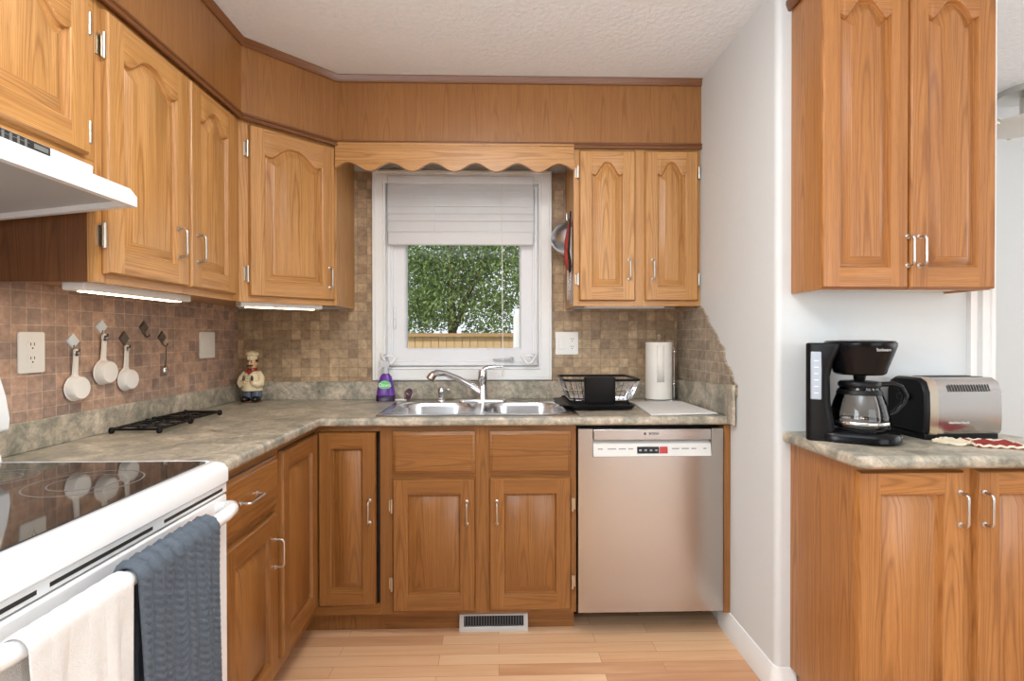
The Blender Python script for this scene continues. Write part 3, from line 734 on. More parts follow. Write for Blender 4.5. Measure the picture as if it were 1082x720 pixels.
# sink base
b3 = thing('sink_base_cabinet', 'oak base cabinet with two doors and false drawers under the sink', 'cabinet', (-.07, -.4, 0), 'lower oak cabinets')
m = MB(); m.box(-.485, -.469, BY+.02, -.02, .1, .872); m.box(.304, .3195, BY+.02, -.02, .1, .872); m.box(-.469, .304, BY+.02, -.02, .1, .116); m.box(-.485, .3195, -.54, -.02, 0, .1, 'x'); m.box(-.469, .304, -.03, -.02, .116, .7)
for x0, x1 in ((-.485, -.425), (-.10, -.034), (.297, .3195)): m.box(x0, x1, BY, BY+.02, .1, .872)
for x0, x1 in ((-.425, -.10), (-.034, .297)):
    for z0, z1 in ((.1, .13), (.65, .69), (.845, .872)): m.box(x0, x1, BY+.0001, BY+.02, z0, z1, 'x')
    m.box(x0, x1, BY+.012, BY+.02, .69, .845, 'x')
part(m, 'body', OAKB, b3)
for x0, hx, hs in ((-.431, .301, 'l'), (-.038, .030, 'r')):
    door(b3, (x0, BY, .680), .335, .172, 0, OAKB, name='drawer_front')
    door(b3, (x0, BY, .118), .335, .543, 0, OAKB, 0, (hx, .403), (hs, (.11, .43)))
# end panel beside the dishwasher
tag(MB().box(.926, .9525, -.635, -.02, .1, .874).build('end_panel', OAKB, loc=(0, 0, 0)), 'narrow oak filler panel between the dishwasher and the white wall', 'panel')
# right base cabinet
b4 = thing('base_cabinet', 'oak base cabinet with two doors under the coffee maker and toaster', 'cabinet', (1.3, -1.15, 0), 'lower oak cabinets')
m = MB(); RF = -1.312
m.box(1.003, 1.021, RF+.02, WY-.002, .1, .872); m.box(1.63, 1.648, RF+.02, WY-.002, .1, .872); m.box(1.021, 1.63, RF+.02, WY-.002, .1, .116); m.box(1.02, 1.63, -1.25, WY-.02, 0, .1)
m.box(1.021, 1.63, WY-.012, WY-.002, .116, .872)
for x0, x1 in ((1.003, 1.04), (1.30, 1.355), (1.61, 1.648)): m.box(x0, x1, RF, RF+.02, .1, .872)
for x0, x1 in ((1.04, 1.30), (1.355, 1.61)):
    for z0, z1 in ((.1, .14), (.85, .872)): m.box(x0, x1, RF+.0001, RF+.02, z0, z1, 'x')
part(m, 'body', OAKR, b4)
door(b4, (1.006, RF, .118), .300, .742, 0, OAKR, 0, (.285, .637), None)
door(b4, (1.345, RF, .118), .300, .742, 0, OAKR, 0, (.0, .637) if 0 else (.016, .637), None)

# ================================================================== WORKTOPS
wt = thing('worktop', 'green-grey laminate worktop running round the corner with the sink in it', 'worktop', (-.4, -.3, ZC-.036))
m = MB(); r = .012
prof = [(0, ZC)] + [(r*math.sin(a), ZC-r+r*math.cos(a)) for a in [PI/2*k/5 for k in range(1, 6)]] + [(r*math.cos(a), ZC-.036+r-r*math.sin(a)) for a in [PI/2*k/5 for k in range(0, 6)]] + [(-.03, ZC-.036)]
X_, Y_ = -.716-r, -.645-r*0-0.0+r
edge = [(X_, -1.382), (X_, Y_), (XR-.001, Y_)]
m.loft(sweep(edge, prof, -1), closed=False, cap0=False, cap1=False)
# flat top round the sink opening
sx0, sx1, sy0, sy1 = -.485, .312, -.588, -.112
def q(x0, x1, y0, y1, z=ZC): m.face([(x0, y0, z), (x1, y0, z), (x1, y1, z), (x0, y1, z)])
q(XL+.002, X_, -1.382, Y_); q(XL+.002, X_, Y_, -.002); q(X_, sx0, Y_, -.002); q(sx1, XR-.001, Y_, -.002); q(sx0, sx1, Y_, sy0); q(sx0, sx1, sy1, -.002)
for a, b_ in (((sx0, sy0), (sx1, sy0)), ((sx1, sy0), (sx1, sy1)), ((sx1, sy1), (sx0, sy1)), ((sx0, sy1), (sx0, sy0))):
    m.face([(a[0], a[1], ZC), (b_[0], b_[1], ZC), (b_[0], b_[1], ZC-.036), (a[0], a[1], ZC-.036)])
m.face([(XL+.002, -1.382, ZC), (X_, -1.382, ZC), (X_, -1.382, ZC-.036), (XL+.002, -1.382, ZC-.036)])
q(XL+.002, X_, -1.382, -.002, ZC-.036); q(X_, sx0, Y_, -.002, ZC-.036); q(sx1, XR-.001, Y_, -.002, ZC-.036); q(sx0, sx1, Y_, sy0, ZC-.036); q(sx0, sx1, sy1, -.002, ZC-.036)
part(m, 'top', STONE, wt)
def upstand(poly_, name='upstand'):
    return part(poly_, name, STONE, wt, bevel=.003)
m = MB(); m.box(XL+.0085, XL+.022, -1.382, -.0085, ZC, .998); upstand(m)
m = MB(); m.box(XL+.022, XR-.0085, -.022, -.0085, ZC, 1.006); upstand(m)
m = MB(); m.prism([(-.0225, ZC), (-.645, ZC), (-.645, ZC-.03), (-.70, ZC-.03), (-.70, 1.045), (-.0225, 1.012)], 'x', XR-.022, XR-.0085); upstand(m)
wr = thing('worktop', 'short green-grey laminate worktop under the coffee maker and toaster', 'worktop', (1.3, -1.15, ZC-.036))
m = MB(); ex, ey = .975+r, -1.372+r
edge = [(ex, WY-.001), (ex, ey+.03), (ex+.03, ey), (1.688, ey)]
edge = [(ex, WY-.001), (ex, ey+.02), (ex+.006, ey+.006), (ex+.02, ey), (1.688, ey)]
m.loft(sweep(edge, prof, 1 if 0 else -1), closed=False, cap0=False, cap1=False)
# chamfered right rear corner stands proud of the wall end
m.face([(ex, WY-.001, ZC), (ex, ey+.02, ZC), (ex+.006, ey+.006, ZC), (ex+.02, ey, ZC), (1.688, ey, ZC), (1.688, -1.09, ZC), (1.665, WY-.024, ZC), (1.62, WY-.024, ZC), (1.618, WY-.001, ZC)])
m.face([(1.688, ey, ZC), (1.688, -1.09, ZC), (1.688, -1.09, ZC-.036), (1.688, ey, ZC-.036)]); m.face([(1.688, -1.09, ZC), (1.665, WY-.024, ZC), (1.665, WY-.024, ZC-.036), (1.688, -1.09, ZC-.036)])
m.face([(ex, WY-.001, ZC-.036), (ex, ey, ZC-.036), (1.688, ey, ZC-.036), (1.688, WY-.024, ZC-.036), (1.618, WY-.001, ZC-.036)])
part(m, 'top', STONE, wr)

# ================================================================== SINK AND TAP
sk = thing('sink', 'stainless steel double sink set into the worktop under the window', 'sink', (-.087, -.345, ZC))
m = MB(); zt = ZC+.005
xo0, xo1, yo0, yo1 = -.505, .331, -.605, -.095; xm = -.087
for (hx0, hx1, bx0, bx1) in ((xo0, xm, -.470, -.104), (xm, xo1, -.070, .296)):
    out = rr(hx0, hx1, yo0, yo1, .0006, 8)
    by0, by1 = -.578, -.195
    rings = [[(x, y, zt) for x, y in out], [(x, y, zt) for x, y in rr(bx0, bx1, by0, by1, .11, 8)]]
    for d, z in ((.004, -.004), (.007, -.02), (.012, -.10), (.022, -.15), (.05, -.172), (.12, -.176)):
        rings.append([(x, y, zt+z) for x, y in rr(bx0+d, bx1-d, by0+d, by1-d, max(.11-d*.3, .05), 8)])
    m.loft(rings, cap0=False, cap1=True)
out = [(x, y) for x, y in rr(xo0, xo1, yo0, yo1, .0006, 8)]
m.loft([[(x, y, zt) for x, y in out], [(x, y, ZC+.0005) for x, y in rr(xo0-.006, xo1+.006, yo0-.006, yo1+.006, .012, 8)]], cap0=False, cap1=False)
part(m, 'bowls', SINKM, sk)
for x in (-.287, .113):
    d = part(MB().lathe([(.044, ZC-.1715), (.044, ZC-.1685), (.034, ZC-.1695), (.03, ZC-.172)], (x, -.385, 0)), 'drain', CHROME, sk)
fa = thing('kitchen_tap', 'chrome single-lever tap standing behind the sink', 'tap', (-.08, -.135, zt))
fy = -.135
m = MB(); m.loft([[(x, y, z) for x, y in rr(-.08-.12+d, -.08+.12-d, fy-.028+d, fy+.028-d, .0275-d, 8)] for d, z in ((0, zt), (0, zt+.004), (.004, zt+.009), (.012, zt+.011))])
part(m, 'base_plate', CHROME, fa)
m = MB(); m.lathe([(.030, zt+.01), (.027, zt+.03), (.023, zt+.07), (.022, zt+.105), (.024, zt+.112), (.024, zt+.145), (.020, zt+.158), (.008, zt+.163)], (-.08, fy, 0))
part(m, 'tap_body', CHROME, fa)
pth = [(-.085, fy, zt+.04), (-.13, fy-.01, zt+.075), (-.20, fy-.035, zt+.115), (-.265, fy-.065, zt+.143), (-.30, fy-.083, zt+.147), (-.318, fy-.094, zt+.138)]
part(MB().tube(pth, [.020, .017, .0145, .0145, .017, .019], 16), 'spout', CHROME, fa)
m = MB(); m.tube([(-.318, fy-.094, zt+.138), (-.331, fy-.103, zt+.118)], [.0195, .0205], 16)
part(m, 'spray_head', plain('nozzle_bronze', (.55, .42, .34, 1), .25, metal=1), fa)
m = MB(); m.tube([(-.082, fy, zt+.15), (-.06, fy-.005, zt+.168), (-.02, fy-.014, zt+.174), (.02, fy-.022, zt+.172)], [.012, .0115, .009, .0065], 12)
part(m, 'lever', CHROME, fa)
sp = thing('soap_dispenser', 'small chrome pump fitting left of the tap behind the sink', 'dispenser', (-.287, -.13, zt))
m = MB().lathe([(.022, zt), (.021, zt+.006), (.014, zt+.012), (.013, zt+.03), (.017, zt+.04), (.017, zt+.062), (.012, zt+.068)], (-.287, -.13, 0)); part(m, 'body', CHROME, sp)
part(MB().tube([(-.287, -.13, zt+.064), (-.262, -.138, zt+.063), (-.245, -.142, zt+.056)], [.006, .005, .004]), 'nozzle', CHROME, sp)
# strainer leaning beside the bottle
st = thing('sink_strainer', 'small round steel strainer propped at the left rear of the sink', 'strainer', (-.462, -.075, ZC))
m = MB(); cpt = (-.462, -.07, ZC+.032)
rot = Matrix.Rotation(math.radians(-35), 3, 'Z') @ Matrix.Rotation(math.radians(72), 3, 'X')
def tl(mb, M, c): mb.v = [tuple(M @ Vector(p)+Vector(c)) for p in mb.v]; return mb
m.lathe([(.03, -.002), (.032, 0), (.03, .003), (.022, .001), (.019, -.012), (.004, -.014)], seg=24); m.lathe([(.004, .0), (.004, .012), (.007, .016), (.002, .02)], seg=12)
part(tl(m, rot, cpt), 'basket', plain('bronzed_steel', (.5, .42, .36, 1), .3, metal=1), st)
m = MB().tube([(-.545, -.07, ZC+.004), (-.52, -.082, ZC+.005), (-.495, -.078, ZC+.006), (-.47, -.09, ZC+.005)], .0045, 8)
tag(m.build('bottle_cap_tube', WHITEP), 'thin white plastic piece lying beside the purple bottle', 'plastic piece')
# purple spray bottle
bo = thing('spray_bottle', 'purple spray bottle with clear nozzle left of the sink', 'bottle', (-.575, -.075, ZC))
bx, by = -.575, -.076
m = MB()
for a_, b_ in ((0, 1),):
    rings = []
    for z, w_, d_ in ((0, .042, .024), (.006, .046, .028), (.03, .046, .028), (.09, .038, .026), (.125, .028, .022), (.140, .016, .016)):
        rings.append([(bx+x, by+y, ZC+z) for x, y in rr(-w_, w_, -d_, d_, min(w_, d_)*.85, 6)])
    m.loft(rings)
part(m, 'bottle_body', PURPLE, bo)
m = MB(); m.loft([[(bx+x, by+y, ZC+z) for x, y in rr(-w_, w_, -d_, d_, .02, 6)] for z, w_, d_ in ((0.0005, .0475, .0295), (.028, .0475, .0295), (.030, .046, .028))]); 
part(m, 'bottle_base', plain('dark_purple', srgb(48, 22, 70), .2), bo)
m = MB(); n = 8
g = [(bx-.030, .088), (bx-.032, .075), (bx-.02, .066), (bx, .064), (bx+.02, .066), (bx+.032, .076), (bx+.028, .094), (bx+.012, .104), (bx-.008, .105), (bx-.022, .1)]
m.prism([(x, ZC+z) for x, z in g], 'y', by-.0285, by-.020); part(m, 'label', GREENL, bo)
t_ = text('label_writing', 'Dawn', .026, plain('label_white', srgb(240, 245, 240), .4), bo, (0, -.0301, .083), (PI/2, 0, 0))
m = MB(); m.lathe([(.015, .138), (.016, .15), (.012, .156), (.011, .172)], (bx, by, ZC), seg=16); 
m.loft([[(bx+x, by+y, ZC+z) for x, y in rr(-.032, .016, -.011, .011, .008, 4)] for z in (.172, .198)] + [[(bx+x, by+y, ZC+.206) for x, y in rr(-.024, .010, -.008, .008, .006, 4)]])
m.tube([(bx-.016, by, ZC+.172), (bx-.026, by, ZC+.155), (bx-.03, by, ZC+.138)], .0055, 8)
part(m, 'trigger_head', plain('clear_white_nozzle', srgb(226, 228, 232), .2, trans=.35), bo)

# ================================================================== DISHWASHER
dw = thing('dishwasher', 'stainless steel dishwasher built in right of the sink cabinet', 'dishwasher', (.623, -.33, 0))
part(MB().box(.3215, .923, -.58, -.03, .10, .868), 'tub', DARK, dw)
m = MB(); x0, x1 = .3245, .9205; z0, z1 = .108, .862; px0, px1 = .385, .873; rz0, rz1 = .748, .815
yf, yb = -.640, -.60
# door face with control recess under the top lip
def fq(a, b_, c_, d_, y=yf): m.face([(a, y, c_), (b_, y, c_), (b_, y, d_), (a, y, d_)])
fq(x0, x1, z0, rz0); fq(x0, px0, rz0, z1); fq(px1, x1, rz0, z1)
m.face([(x0, yb, z0), (x1, yb, z0), (x1, yb, z1), (x0, yb, z1)])
for a, b_ in (((x0, z0), (x1, z0)), ((x1, z0), (x1, z1)), ((x1, z1), (x0, z1)), ((x0, z1), (x0, z0))): m.face([(a[0], yf, a[1]), (b_[0], yf, b_[1]), (b_[0], yb, b_[1]), (a[0], yb, a[1])])
m.face([(px0, yf, rz0), (px0, yf, z1), (px0, yb+.002, z1), (px0, yb+.002, rz0)]); m.face([(px1, yf, rz0), (px1, yf, z1), (px1, yb+.002, z1), (px1, yb+.002, rz0)])
part(m, 'door_panel', STEEL, dw, bevel=.0025)
m = MB(); m.prism([(yf-.002, .816), (yf-.002, .8605), (yb+.003, .8605), (yb+.003, .826), (yf+.012, .822)], 'x', px0+.002, px1-.002)
part(m, 'handle_lip', STEELT, dw, bevel=.002)
m = MB(); m.prism([(yf-.0005, .749), (yf+.006, .798), (yb+.003, .822), (yb+.003, .749)], 'x', px0+.0015, px1-.0015)
cp = part(m, 'control_panel', PANELW, dw)
def on_panel(x0, x1, t0, t1, mat, name, lift=.0012):
    a = Vector((0, yf-.0005, .749)); b_ = Vector((0, yf+.006, .798)); n_ = Vector((0, -.99, .13))*lift
    mb = MB(); P = [a+(b_-a)*t_+n_*k for t_ in (t0, t1) for k in (0, 1)]
    mb.prism([(P[0].y, P[0].z), (P[1].y, P[1].z), (P[3].y, P[3].z), (P[2].y, P[2].z)], 'x', x0, x1)
    return part(mb, name, mat, dw)
on_panel(.566, .656, .22, .78, BLACKS, 'display'); on_panel(.658, .692, .22, .78, emit_red, 'red_display')
m2 = MB(); 
PR = plain('grey_print', srgb(150, 150, 150), .5)
for xx, ww in ((.405, .02), (.445, .035), (.49, .03), (.53, .02), (.71, .03), (.75, .03), (.79, .02), (.84, .012)):
    on_panel(xx, xx+ww, .56, .66, PR, 'button_marking', .0008)
for k in range(4): on_panel(.574+.022*k, .584+.022*k, .42, .56, PR, 'display_icon', .0018)
text('maker_name', 'BOSCH', .0125, plain('print_dark', srgb(60, 58, 56), .5), dw, (.634-.623, yf-.0024+.33, .842), (PI/2, 0, 0), bold=True)
part(MB().lathe([(.0055, yf-.0026), (.0055, yf-.002)], (.597, 0, .842), 'y', 16), 'maker_badge', plain('print_dark2', srgb(90, 88, 86), .5), dw)
part(MB().box(.33, .917, -.44, -.42, .0, .10), 'kick_plate', BLACK, dw)

# ================================================================== RANGE
rg = thing('range', 'white electric range with black glass cooktop at the left', 'range', (-1.03, -1.77, 0))
RX, RY0, RY1 = -.705, -2.147, -1.387
m = MB(); m.box(XL+.03, RX-.02, RY0, RY1, .02, .872)
part(m, 'body', ENAM, rg, bevel=.004)
m = MB()
rings = []
for d, z in ((0, .862), (-.006, .868), (-.006, .900), (.002, .914), (.012, .920), (.030, .921), (.034, .9185)):
    rings.append([(x, y, z) for x, y in rr(XL+.035+d if d < .03 else -1.265, RX+.002-d, RY0+.002+min(d, .014), RY1-.001-min(d, .014), .018, 5)])
m.loft(rings, cap0=True, cap1=True)
part(m, 'cooktop_frame', ENAM, rg)
m = MB(); m.loft([[(x, y, z) for x, y in rr(-1.262, -.741, RY0+.025, RY1-.024, .012, 4)] for z in (.9186, .9214)])
ct = part(m, 'glass_top', BLACKG, rg)
for (cx_, cy_, rad) in ((-.90, -1.60, .105), (-1.13, -1.56, .075), (-.90, -1.95, .085), (-1.13, -1.94, .10)):
    mm = MB()
    for rr_ in (rad, rad*.62):
        mm.lathe([(rr_-.0018, .92145), (rr_-.0018, .9217), (rr_+.0018, .9217), (rr_+.0018, .92145)], (cx_, cy_, 0), seg=64, cap=False)
    part(mm, 'burner_ring', RING, rg)
# backguard
bgp = [(-1.352, .90), (-1.268, .90), (-1.272, .935), (-1.284, .96), (-1.285, .985), (-1.252, 1.0), (-1.249, 1.03), (-1.258, 1.085), (-1.274, 1.14), (-1.292, 1.18), (-1.318, 1.20), (-1.352, 1.205)]
m = MB(); m.prism(bgp, 'y', RY0+.002, RY1-.002, grain='y'); part(m, 'backguard', ENAM, rg, bevel=.005)
# vent strip, door, handle, drawer
m = MB(); m.box(RX-.02, RX+.001, RY0+.004, RY1-.004, .838, .862); part(m, 'vent_strip', ENAM, rg, bevel=.002)
for y0, y1 in ((-1.645, -1.413), (-1.926, -1.682), (-2.13, -1.95)):
    m = MB(); m.box(RX+.0005, RX+.0018, y0, y1, .846, .853); part(m, 'vent_slot', SLOT, rg)
m = MB(); m.box(RX-.02, RX+.002, RY0+.003, RY1-.003, .215, .834); dr = part(m, 'oven_door', ENAM, rg, bevel=.006)
m = MB(); m.box(RX-.02, RX, RY0+.003, RY1-.003, .06, .208); part(m, 'drawer', ENAM, rg, bevel=.006)
m = MB(); hz = .815
pts = [(RX+.001, -1.43, hz-.012), (RX+.018, -1.433, hz-.006), (RX+.04, -1.447, hz+.0), (RX+.055, -1.475, hz+.003), (RX+.062, -1.52, hz+.003)] + [(RX+.062, y, hz+.003) for y in (-1.7, -1.85, -2.02)] + [(RX+.055, -2.06, hz+.003), (RX+.04, -2.09, hz), (RX+.001, -2.10, hz-.012)]
m.tube(pts, [.019, .018, .017, .016, .0155, .0155, .0155, .0155, .016, .017, .019], 16); part(m, 'handle', ENAM, rg)
# towels folded over the handle
HX, HZ, HR = RX+.062, hz+.003, .0155
def towel(name, label, y0, y1, zf, zb, mat, ribs, rib_h, seed, thick, taper=0.0):
    rnd = random.Random(seed); mb = MB(); ny = 150; path = []
    R_ = HR+thick
    lenb = HZ-zb; lenf = HZ-zf
    nb, nfh = 16, 90
    for i in range(nb): path.append((-R_-.000, HZ-lenb+lenb*i/nb, (-1, 0)))
    for i in range(13): a = PI-PI*i/12; path.append((R_*math.cos(a), HZ+R_*math.sin(a), (math.cos(a), math.sin(a))))
    for i in range(1, nfh+1): path.append((R_, HZ-lenf*i/nfh, (1, 0)))
    ph = rnd.random()*6; P = []
    s = 0; prev = None
    for px, pz, nn in path:
        s += 0 if prev is None else math.hypot(px-prev[0], pz-prev[1]); prev = (px, pz)
        row = []; dep = max(0, (HZ-pz))
        front = px > 0
        for j in range(ny+1):
            u = j/ny; y = y0+(y1-y0)*u
            y += taper*dep*(u-.5)
            wv = (.010*math.sin(2*PI*u*1.6+ph)+.006*math.sin(2*PI*u*3.7+ph*2))*min(1, dep*5) if front else 0
            v = u*ribs; fr = v-math.floor(v)
            base = math.sin(PI*fr)**.6
            cab = 0.8+.2*math.sin(s*2*PI/.015+(abs(fr-.5)*10))
            h_ = rib_h*base*(cab if ribs > 7 else 1)+thick*.2
            dx = nn[0]*h_+max(wv, -.004)*(1 if front else 0); dz = nn[1]*h_
            row.append((HX+px+dx+(.012*dep if front else 0), y, pz+dz))
        P.append(row)
    inner = [[(x_-nn[0]*thick*.8-(0), y_, z_-nn[1]*thick*.8) for (x_, y_, z_) in row] for row, (_, _, nn) in zip(P, path)]
    for G in (P,):
        for a, b_ in zip(G[:-1], G[1:]):
            for j in range(ny): mb.face([a[j], a[j+1], b_[j+1], b_[j]])
    o = mb.build(name, mat, angle=180)
    so_ = o.modifiers.new('thickness', 'SOLIDIFY'); so_.thickness = thick*.7; so_.offset = 0
    return o
tag(towel('hand_towel', '', -1.846, -1.588, .40, .55, TOWB, 8, .011, 4, .004, .03), 'blue-grey cable-knit towel hanging over the oven door handle', 'towel')
tag(towel('hand_towel', '', -2.055, -1.858, .46, .58, TOWW, 6, .0012, 8, .004, .02), 'white towel hanging over the oven handle nearest the camera', 'towel')

# ================================================================== RANGE HOOD
hd = thing('range_hood', 'white range hood below the short wall cabinet at upper left', 'hood', (-1.15, -1.76, 1.56))
HY0, HY1 = -2.14, -1.392
m = MB(); m.prism([(XL+.012, 1.60), (-.964, 1.61), (-.964, 1.646), (-1.052, 1.673), (XL+.012, 1.673)], 'y', HY0, -1.487); part(m, 'upper_housing', ENAM2, hd, bevel=.003)
m = MB()
# skirt: open underneath
o4 = [(XL+.012, HY0), (-.93, HY0), (-.93, HY1), (XL+.012, HY1)]
tp = [(XL+.012, HY0), (-.944, HY0), (-.944, HY1), (XL+.012, HY1)]
zT = lambda x: 1.632
rings = [[(x, y, 1.600) for x, y in o4]]
zb_ = lambda x: 1.572 if x > -1.2 else 1.528
ring_top = [(x, y, 1.619) for x, y in tp]; ring_mid = [(x, y, 1.601) for x, y in o4]; ring_mid2 = [(x+(.003 if x > -1.2 else 0), y, 1.598) for x, y in o4]
ring_bot = [(x+(.003 if x > -1.2 else 0), y, zb_(x)) for x, y in o4]
inn = [(x+(-.016 if x > -1.2 else .016), y+(.016 if y < -1.8 else -.016), zb_(x)) for x, y in o4]
inn2 = [(x, y, z+.014) for x, y, z in inn]
m.loft([ring_top, ring_mid, ring_mid2, ring_bot, inn, inn2], cap0=True, cap1=False); part(m, 'skirt', ENAM2, hd)
m = MB(); m.face(inn2); part(m, 'underside', HOODIN, hd)
m = MB(); m.box(-.9645, -.962, -1.99, -1.61, 1.6235, 1.6445); gr = part(m, 'louvre_panel', plain('louvre_dark', srgb(44, 44, 46), .5), hd)
m = MB(); 
for k in range(20): m.box(-.9625, -.961, -1.985+.0165*k, -1.980+.0165*k, 1.626, 1.642); k == 0 and m.box(-.9622, -.9615, -1.985, -1.66, 1.636, 1.637)
LG = plain('louvre_grey', srgb(120, 122, 118), .4); part(m, 'louvre_slats', LG, hd); part(MB().box(-.9625, -.961, -1.650, -1.616, 1.630, 1.640), 'name_badge', LG, hd)

# ================================================================== UNDER-CABINET LIGHTS
def ucl(label, p0, p1, w_, z):
    d = Vector((p1[0]-p0[0], p1[1]-p0[1], 0)); L_ = d.length; a = math.atan2(d.y, d.x)
    o = thing('under_cabinet_light', label, 'light', ((p0[0]+p1[0])/2, (p0[1]+p1[1])/2, z), 'slim lights under the upper cabinets')
    o.rotation_euler = (0, 0, a)
    MB().box(-L_/2, L_/2, -w_/2, w_/2, -.030, 0).build('light_housing', WHITEP, o, bevel=.004)
    MB().box(-L_/2+.03, L_/2-.03, -.012, .012, -.0325, -.0295).build('light_tube', BULB, o, bevel=.002)
ucl('slim light bar under the two-door cabinet beside the range hood', (-1.14, -1.33), (-1.14, -.84), .06, ZU+.012)
ucl('slim light bar under the diagonal corner cabinet', (-1.08, -.56), (-.83, -.31), .06, ZU+.012)

# ================================================================== WALL PLATES
def duplex(root, x, z, mk):
    for dz in (.02, -.02):
        pl_ = mk('y', rr(x-.0165, x+.0165, z+dz-.0145, z+dz+.0145, .010, 5), .007, .0085); f_ = part(pl_, 'receptacle', WHITEP, root)
        for dx in (-.006, .006):
            part(mk('y', rr(x+dx-.0011, x+dx+.0011, z+dz-.001, z+dz+.008, .0008, 2), .0085, .0091), 'slot', SLOT, root)
        part(mk('y', rr(x-.0025, x+.0025, z+dz-.0105, z+dz-.006, .002, 3), .0085, .0091), 'slot', SLOT, root)
def mk_left(_, poly, d0, d1): return MB().prism(poly, 'x', XL+d0, XL+d1)
def mk_back(_, poly, d0, d1): return MB().prism(poly, 'y', -d0, -d1)
o = thing('wall_outlet', 'white double socket on the brown tiles beside the range', 'outlet', (XL+.0085, -1.214, 1.195))
part(mk_left(0, rr(-1.257, -1.171, 1.135, 1.254, .006, 4), .0082, .0135), 'plate', PLATE, o, bevel=.0015)
duplex(o, -1.214, 1.195, lambda a_, p, d0, d1: mk_left(0, p, d0+.0055, d1+.0060))
for z in (1.152, 1.238): part(mk_left(0, rr(-1.2165, -1.2115, z-.0025, z+.0025, .0024, 4), .0135, .0145), 'screw', PLATE, o)
o = thing('light_switch', 'white two-gang rocker switch on the left tiled wall near the corner', 'switch', (XL+.0085, -.30, 1.2))
part(mk_left(0, rr(-.362, -.238, 1.142, 1.262, .006, 4), .0082, .0135), 'plate', PLATE, o, bevel=.0015)
for y in (-.33, -.27): part(mk_left(0, rr(y-.0165, y+.0165, 1.169, 1.235, .002, 3), .0135, .017), 'rocker', WHITEP, o, bevel=.001)
o = thing('wall_outlet', 'white plate with switch and double socket right of the window', 'outlet', (.36, -.0085, 1.204))
part(mk_back(0, rr(.300, .420, 1.144, 1.264, .006, 4), .0082, .0135), 'plate', PLATE, o, bevel=.0015)
part(mk_back(0, rr(.316, .348, 1.172, 1.236, .002, 3), .0135, .017), 'rocker', WHITEP, o, bevel=.001)
duplex(o, .388, 1.204, lambda a_, p, d0, d1: mk_back(0, p, d0+.0055, d1+.0060))

# ================================================================== HOOKS, CUPS, SPOON
def wall_hook(y, z, mat, label):
    o = thing('adhesive_hook', label, 'hook', (XL+.0085, y, z), 'diamond adhesive hooks on the left wall')
    m = MB(); a = .026
    m.loft([[(XL+x, y+p[0]*s_, z+p[1]*s_) for p in ((0, -a), (a, 0), (0, a), (-a, 0))] for x, s_ in ((.0082, 1), (.012, 1), (.0145, .86))]); part(m, 'diamond_plate', mat, o)
    m = MB(); m.tube([(XL+.013, y, z-.012), (XL+.014, y, z-.028), (XL+.022, y, z-.036), (XL+.031, y, z-.032), (XL+.033, y, z-.024)], .0034, 8); part(m, 'hook_arm', HOOKD, o)
hooks = [(-1.066, 1.226, HOOKL, 'pale diamond hook holding the measuring cup nearest the socket'),
         (-.946, 1.274, HOOKL, 'pale diamond hook holding the highest measuring cup'),
         (-.838, 1.235, HOOKD, 'grey diamond hook holding the right-hand measuring cup'),
         (-.732, 1.275, HOOKD, 'bare grey diamond hook with nothing hanging on it'),
         (-.625, 1.238, HOOKD, 'grey diamond hook holding the small metal spoon')]
for h_ in hooks: wall_hook(*h_)
def cup(y, z, label, sc):
    """z = hook height; hangs by the handle with its base turned to the room"""
    o = thing('measuring_cup', label, 'measuring cup', (XL+.03, y, z), 'white measuring cups on the left wall')
    m = MB(); hz_ = -.034; L_ = .078*sc; R_ = .039*sc
    cz = hz_-.008-L_-R_*.75; x0 = .014
    rg_ = [(R_*1.04, x0), (R_*1.06, x0+.002), (R_*.98, x0+.003), (R_*.92, x0+.022*sc), (R_*.84, x0+.026*sc), (R_*.3, x0+.027*sc)]
    inn_ = [(R_*.9, x0+.002), (R_*.85, x0+.04*sc)]
    m.lathe([(R_*.78, x0+.022*sc), (R_*.92, x0)] + rg_, (XL-o.location[0], 0, cz), 'x', 36)
    m.build('cup_bowl', WHITEP, o)
    m = MB()
    w0, w1 = .0105*sc, .0085*sc
    top_z = hz_+.010
    def ring_at(z_, w_, x_): return [(XL-o.location[0]+x_, -w_, z_), (XL-o.location[0]+x_+.005, -w_*.8, z_), (XL-o.location[0]+x_+.005, w_*.8, z_), (XL-o.location[0]+x_, w_, z_)]
    m.loft([ring_at(cz+R_*.95, w0*1.5, x0+.0005), ring_at(cz+R_*1.15, w0, x0+.001), ring_at(hz_-.014, w1, x0+.004), ring_at(hz_-.006, w1*1.05, x0+.004)])
    # eye round the hook
    E_ = 16; ro, ri = .0105*sc, .0055
    for k in range(E_):
        a0, a1 = 2*PI*k/E_, 2*PI*(k+1)/E_
        def pt(a, r_, x_): return (XL-o.location[0]+x_, r_*math.cos(a), hz_-.002+r_*math.sin(a)*1.1)
        xa, xb = x0+.004, x0+.009
        m.face([pt(a0, ri, xb), pt(a0, ro, xb), pt(a1, ro, xb), pt(a1, ri, xb)]); m.face([pt(a0, ri, xa), pt(a1, ri, xa), pt(a1, ro, xa), pt(a0, ro, xa)])
        m.face([pt(a0, ro, xa), pt(a1, ro, xa), pt(a1, ro, xb), pt(a0, ro, xb)]); m.face([pt(a0, ri, xa), pt(a0, ri, xb), pt(a1, ri, xb), pt(a1, ri, xa)])
    m.build('cup_handle', WHITEP, o)
cup(-1.066, 1.226, 'white measuring cup hanging nearest the socket, lowest of three', 1.0)
cup(-.946, 1.274, 'white measuring cup hanging highest, in the middle of three', 1.05)
cup(-.838, 1.235, 'white measuring cup hanging farthest from the range', 1.0)
o = thing('measuring_spoon', 'small metal spoon hanging from the hook nearest the corner', 'spoon', (XL+.02, -.625, 1.2))
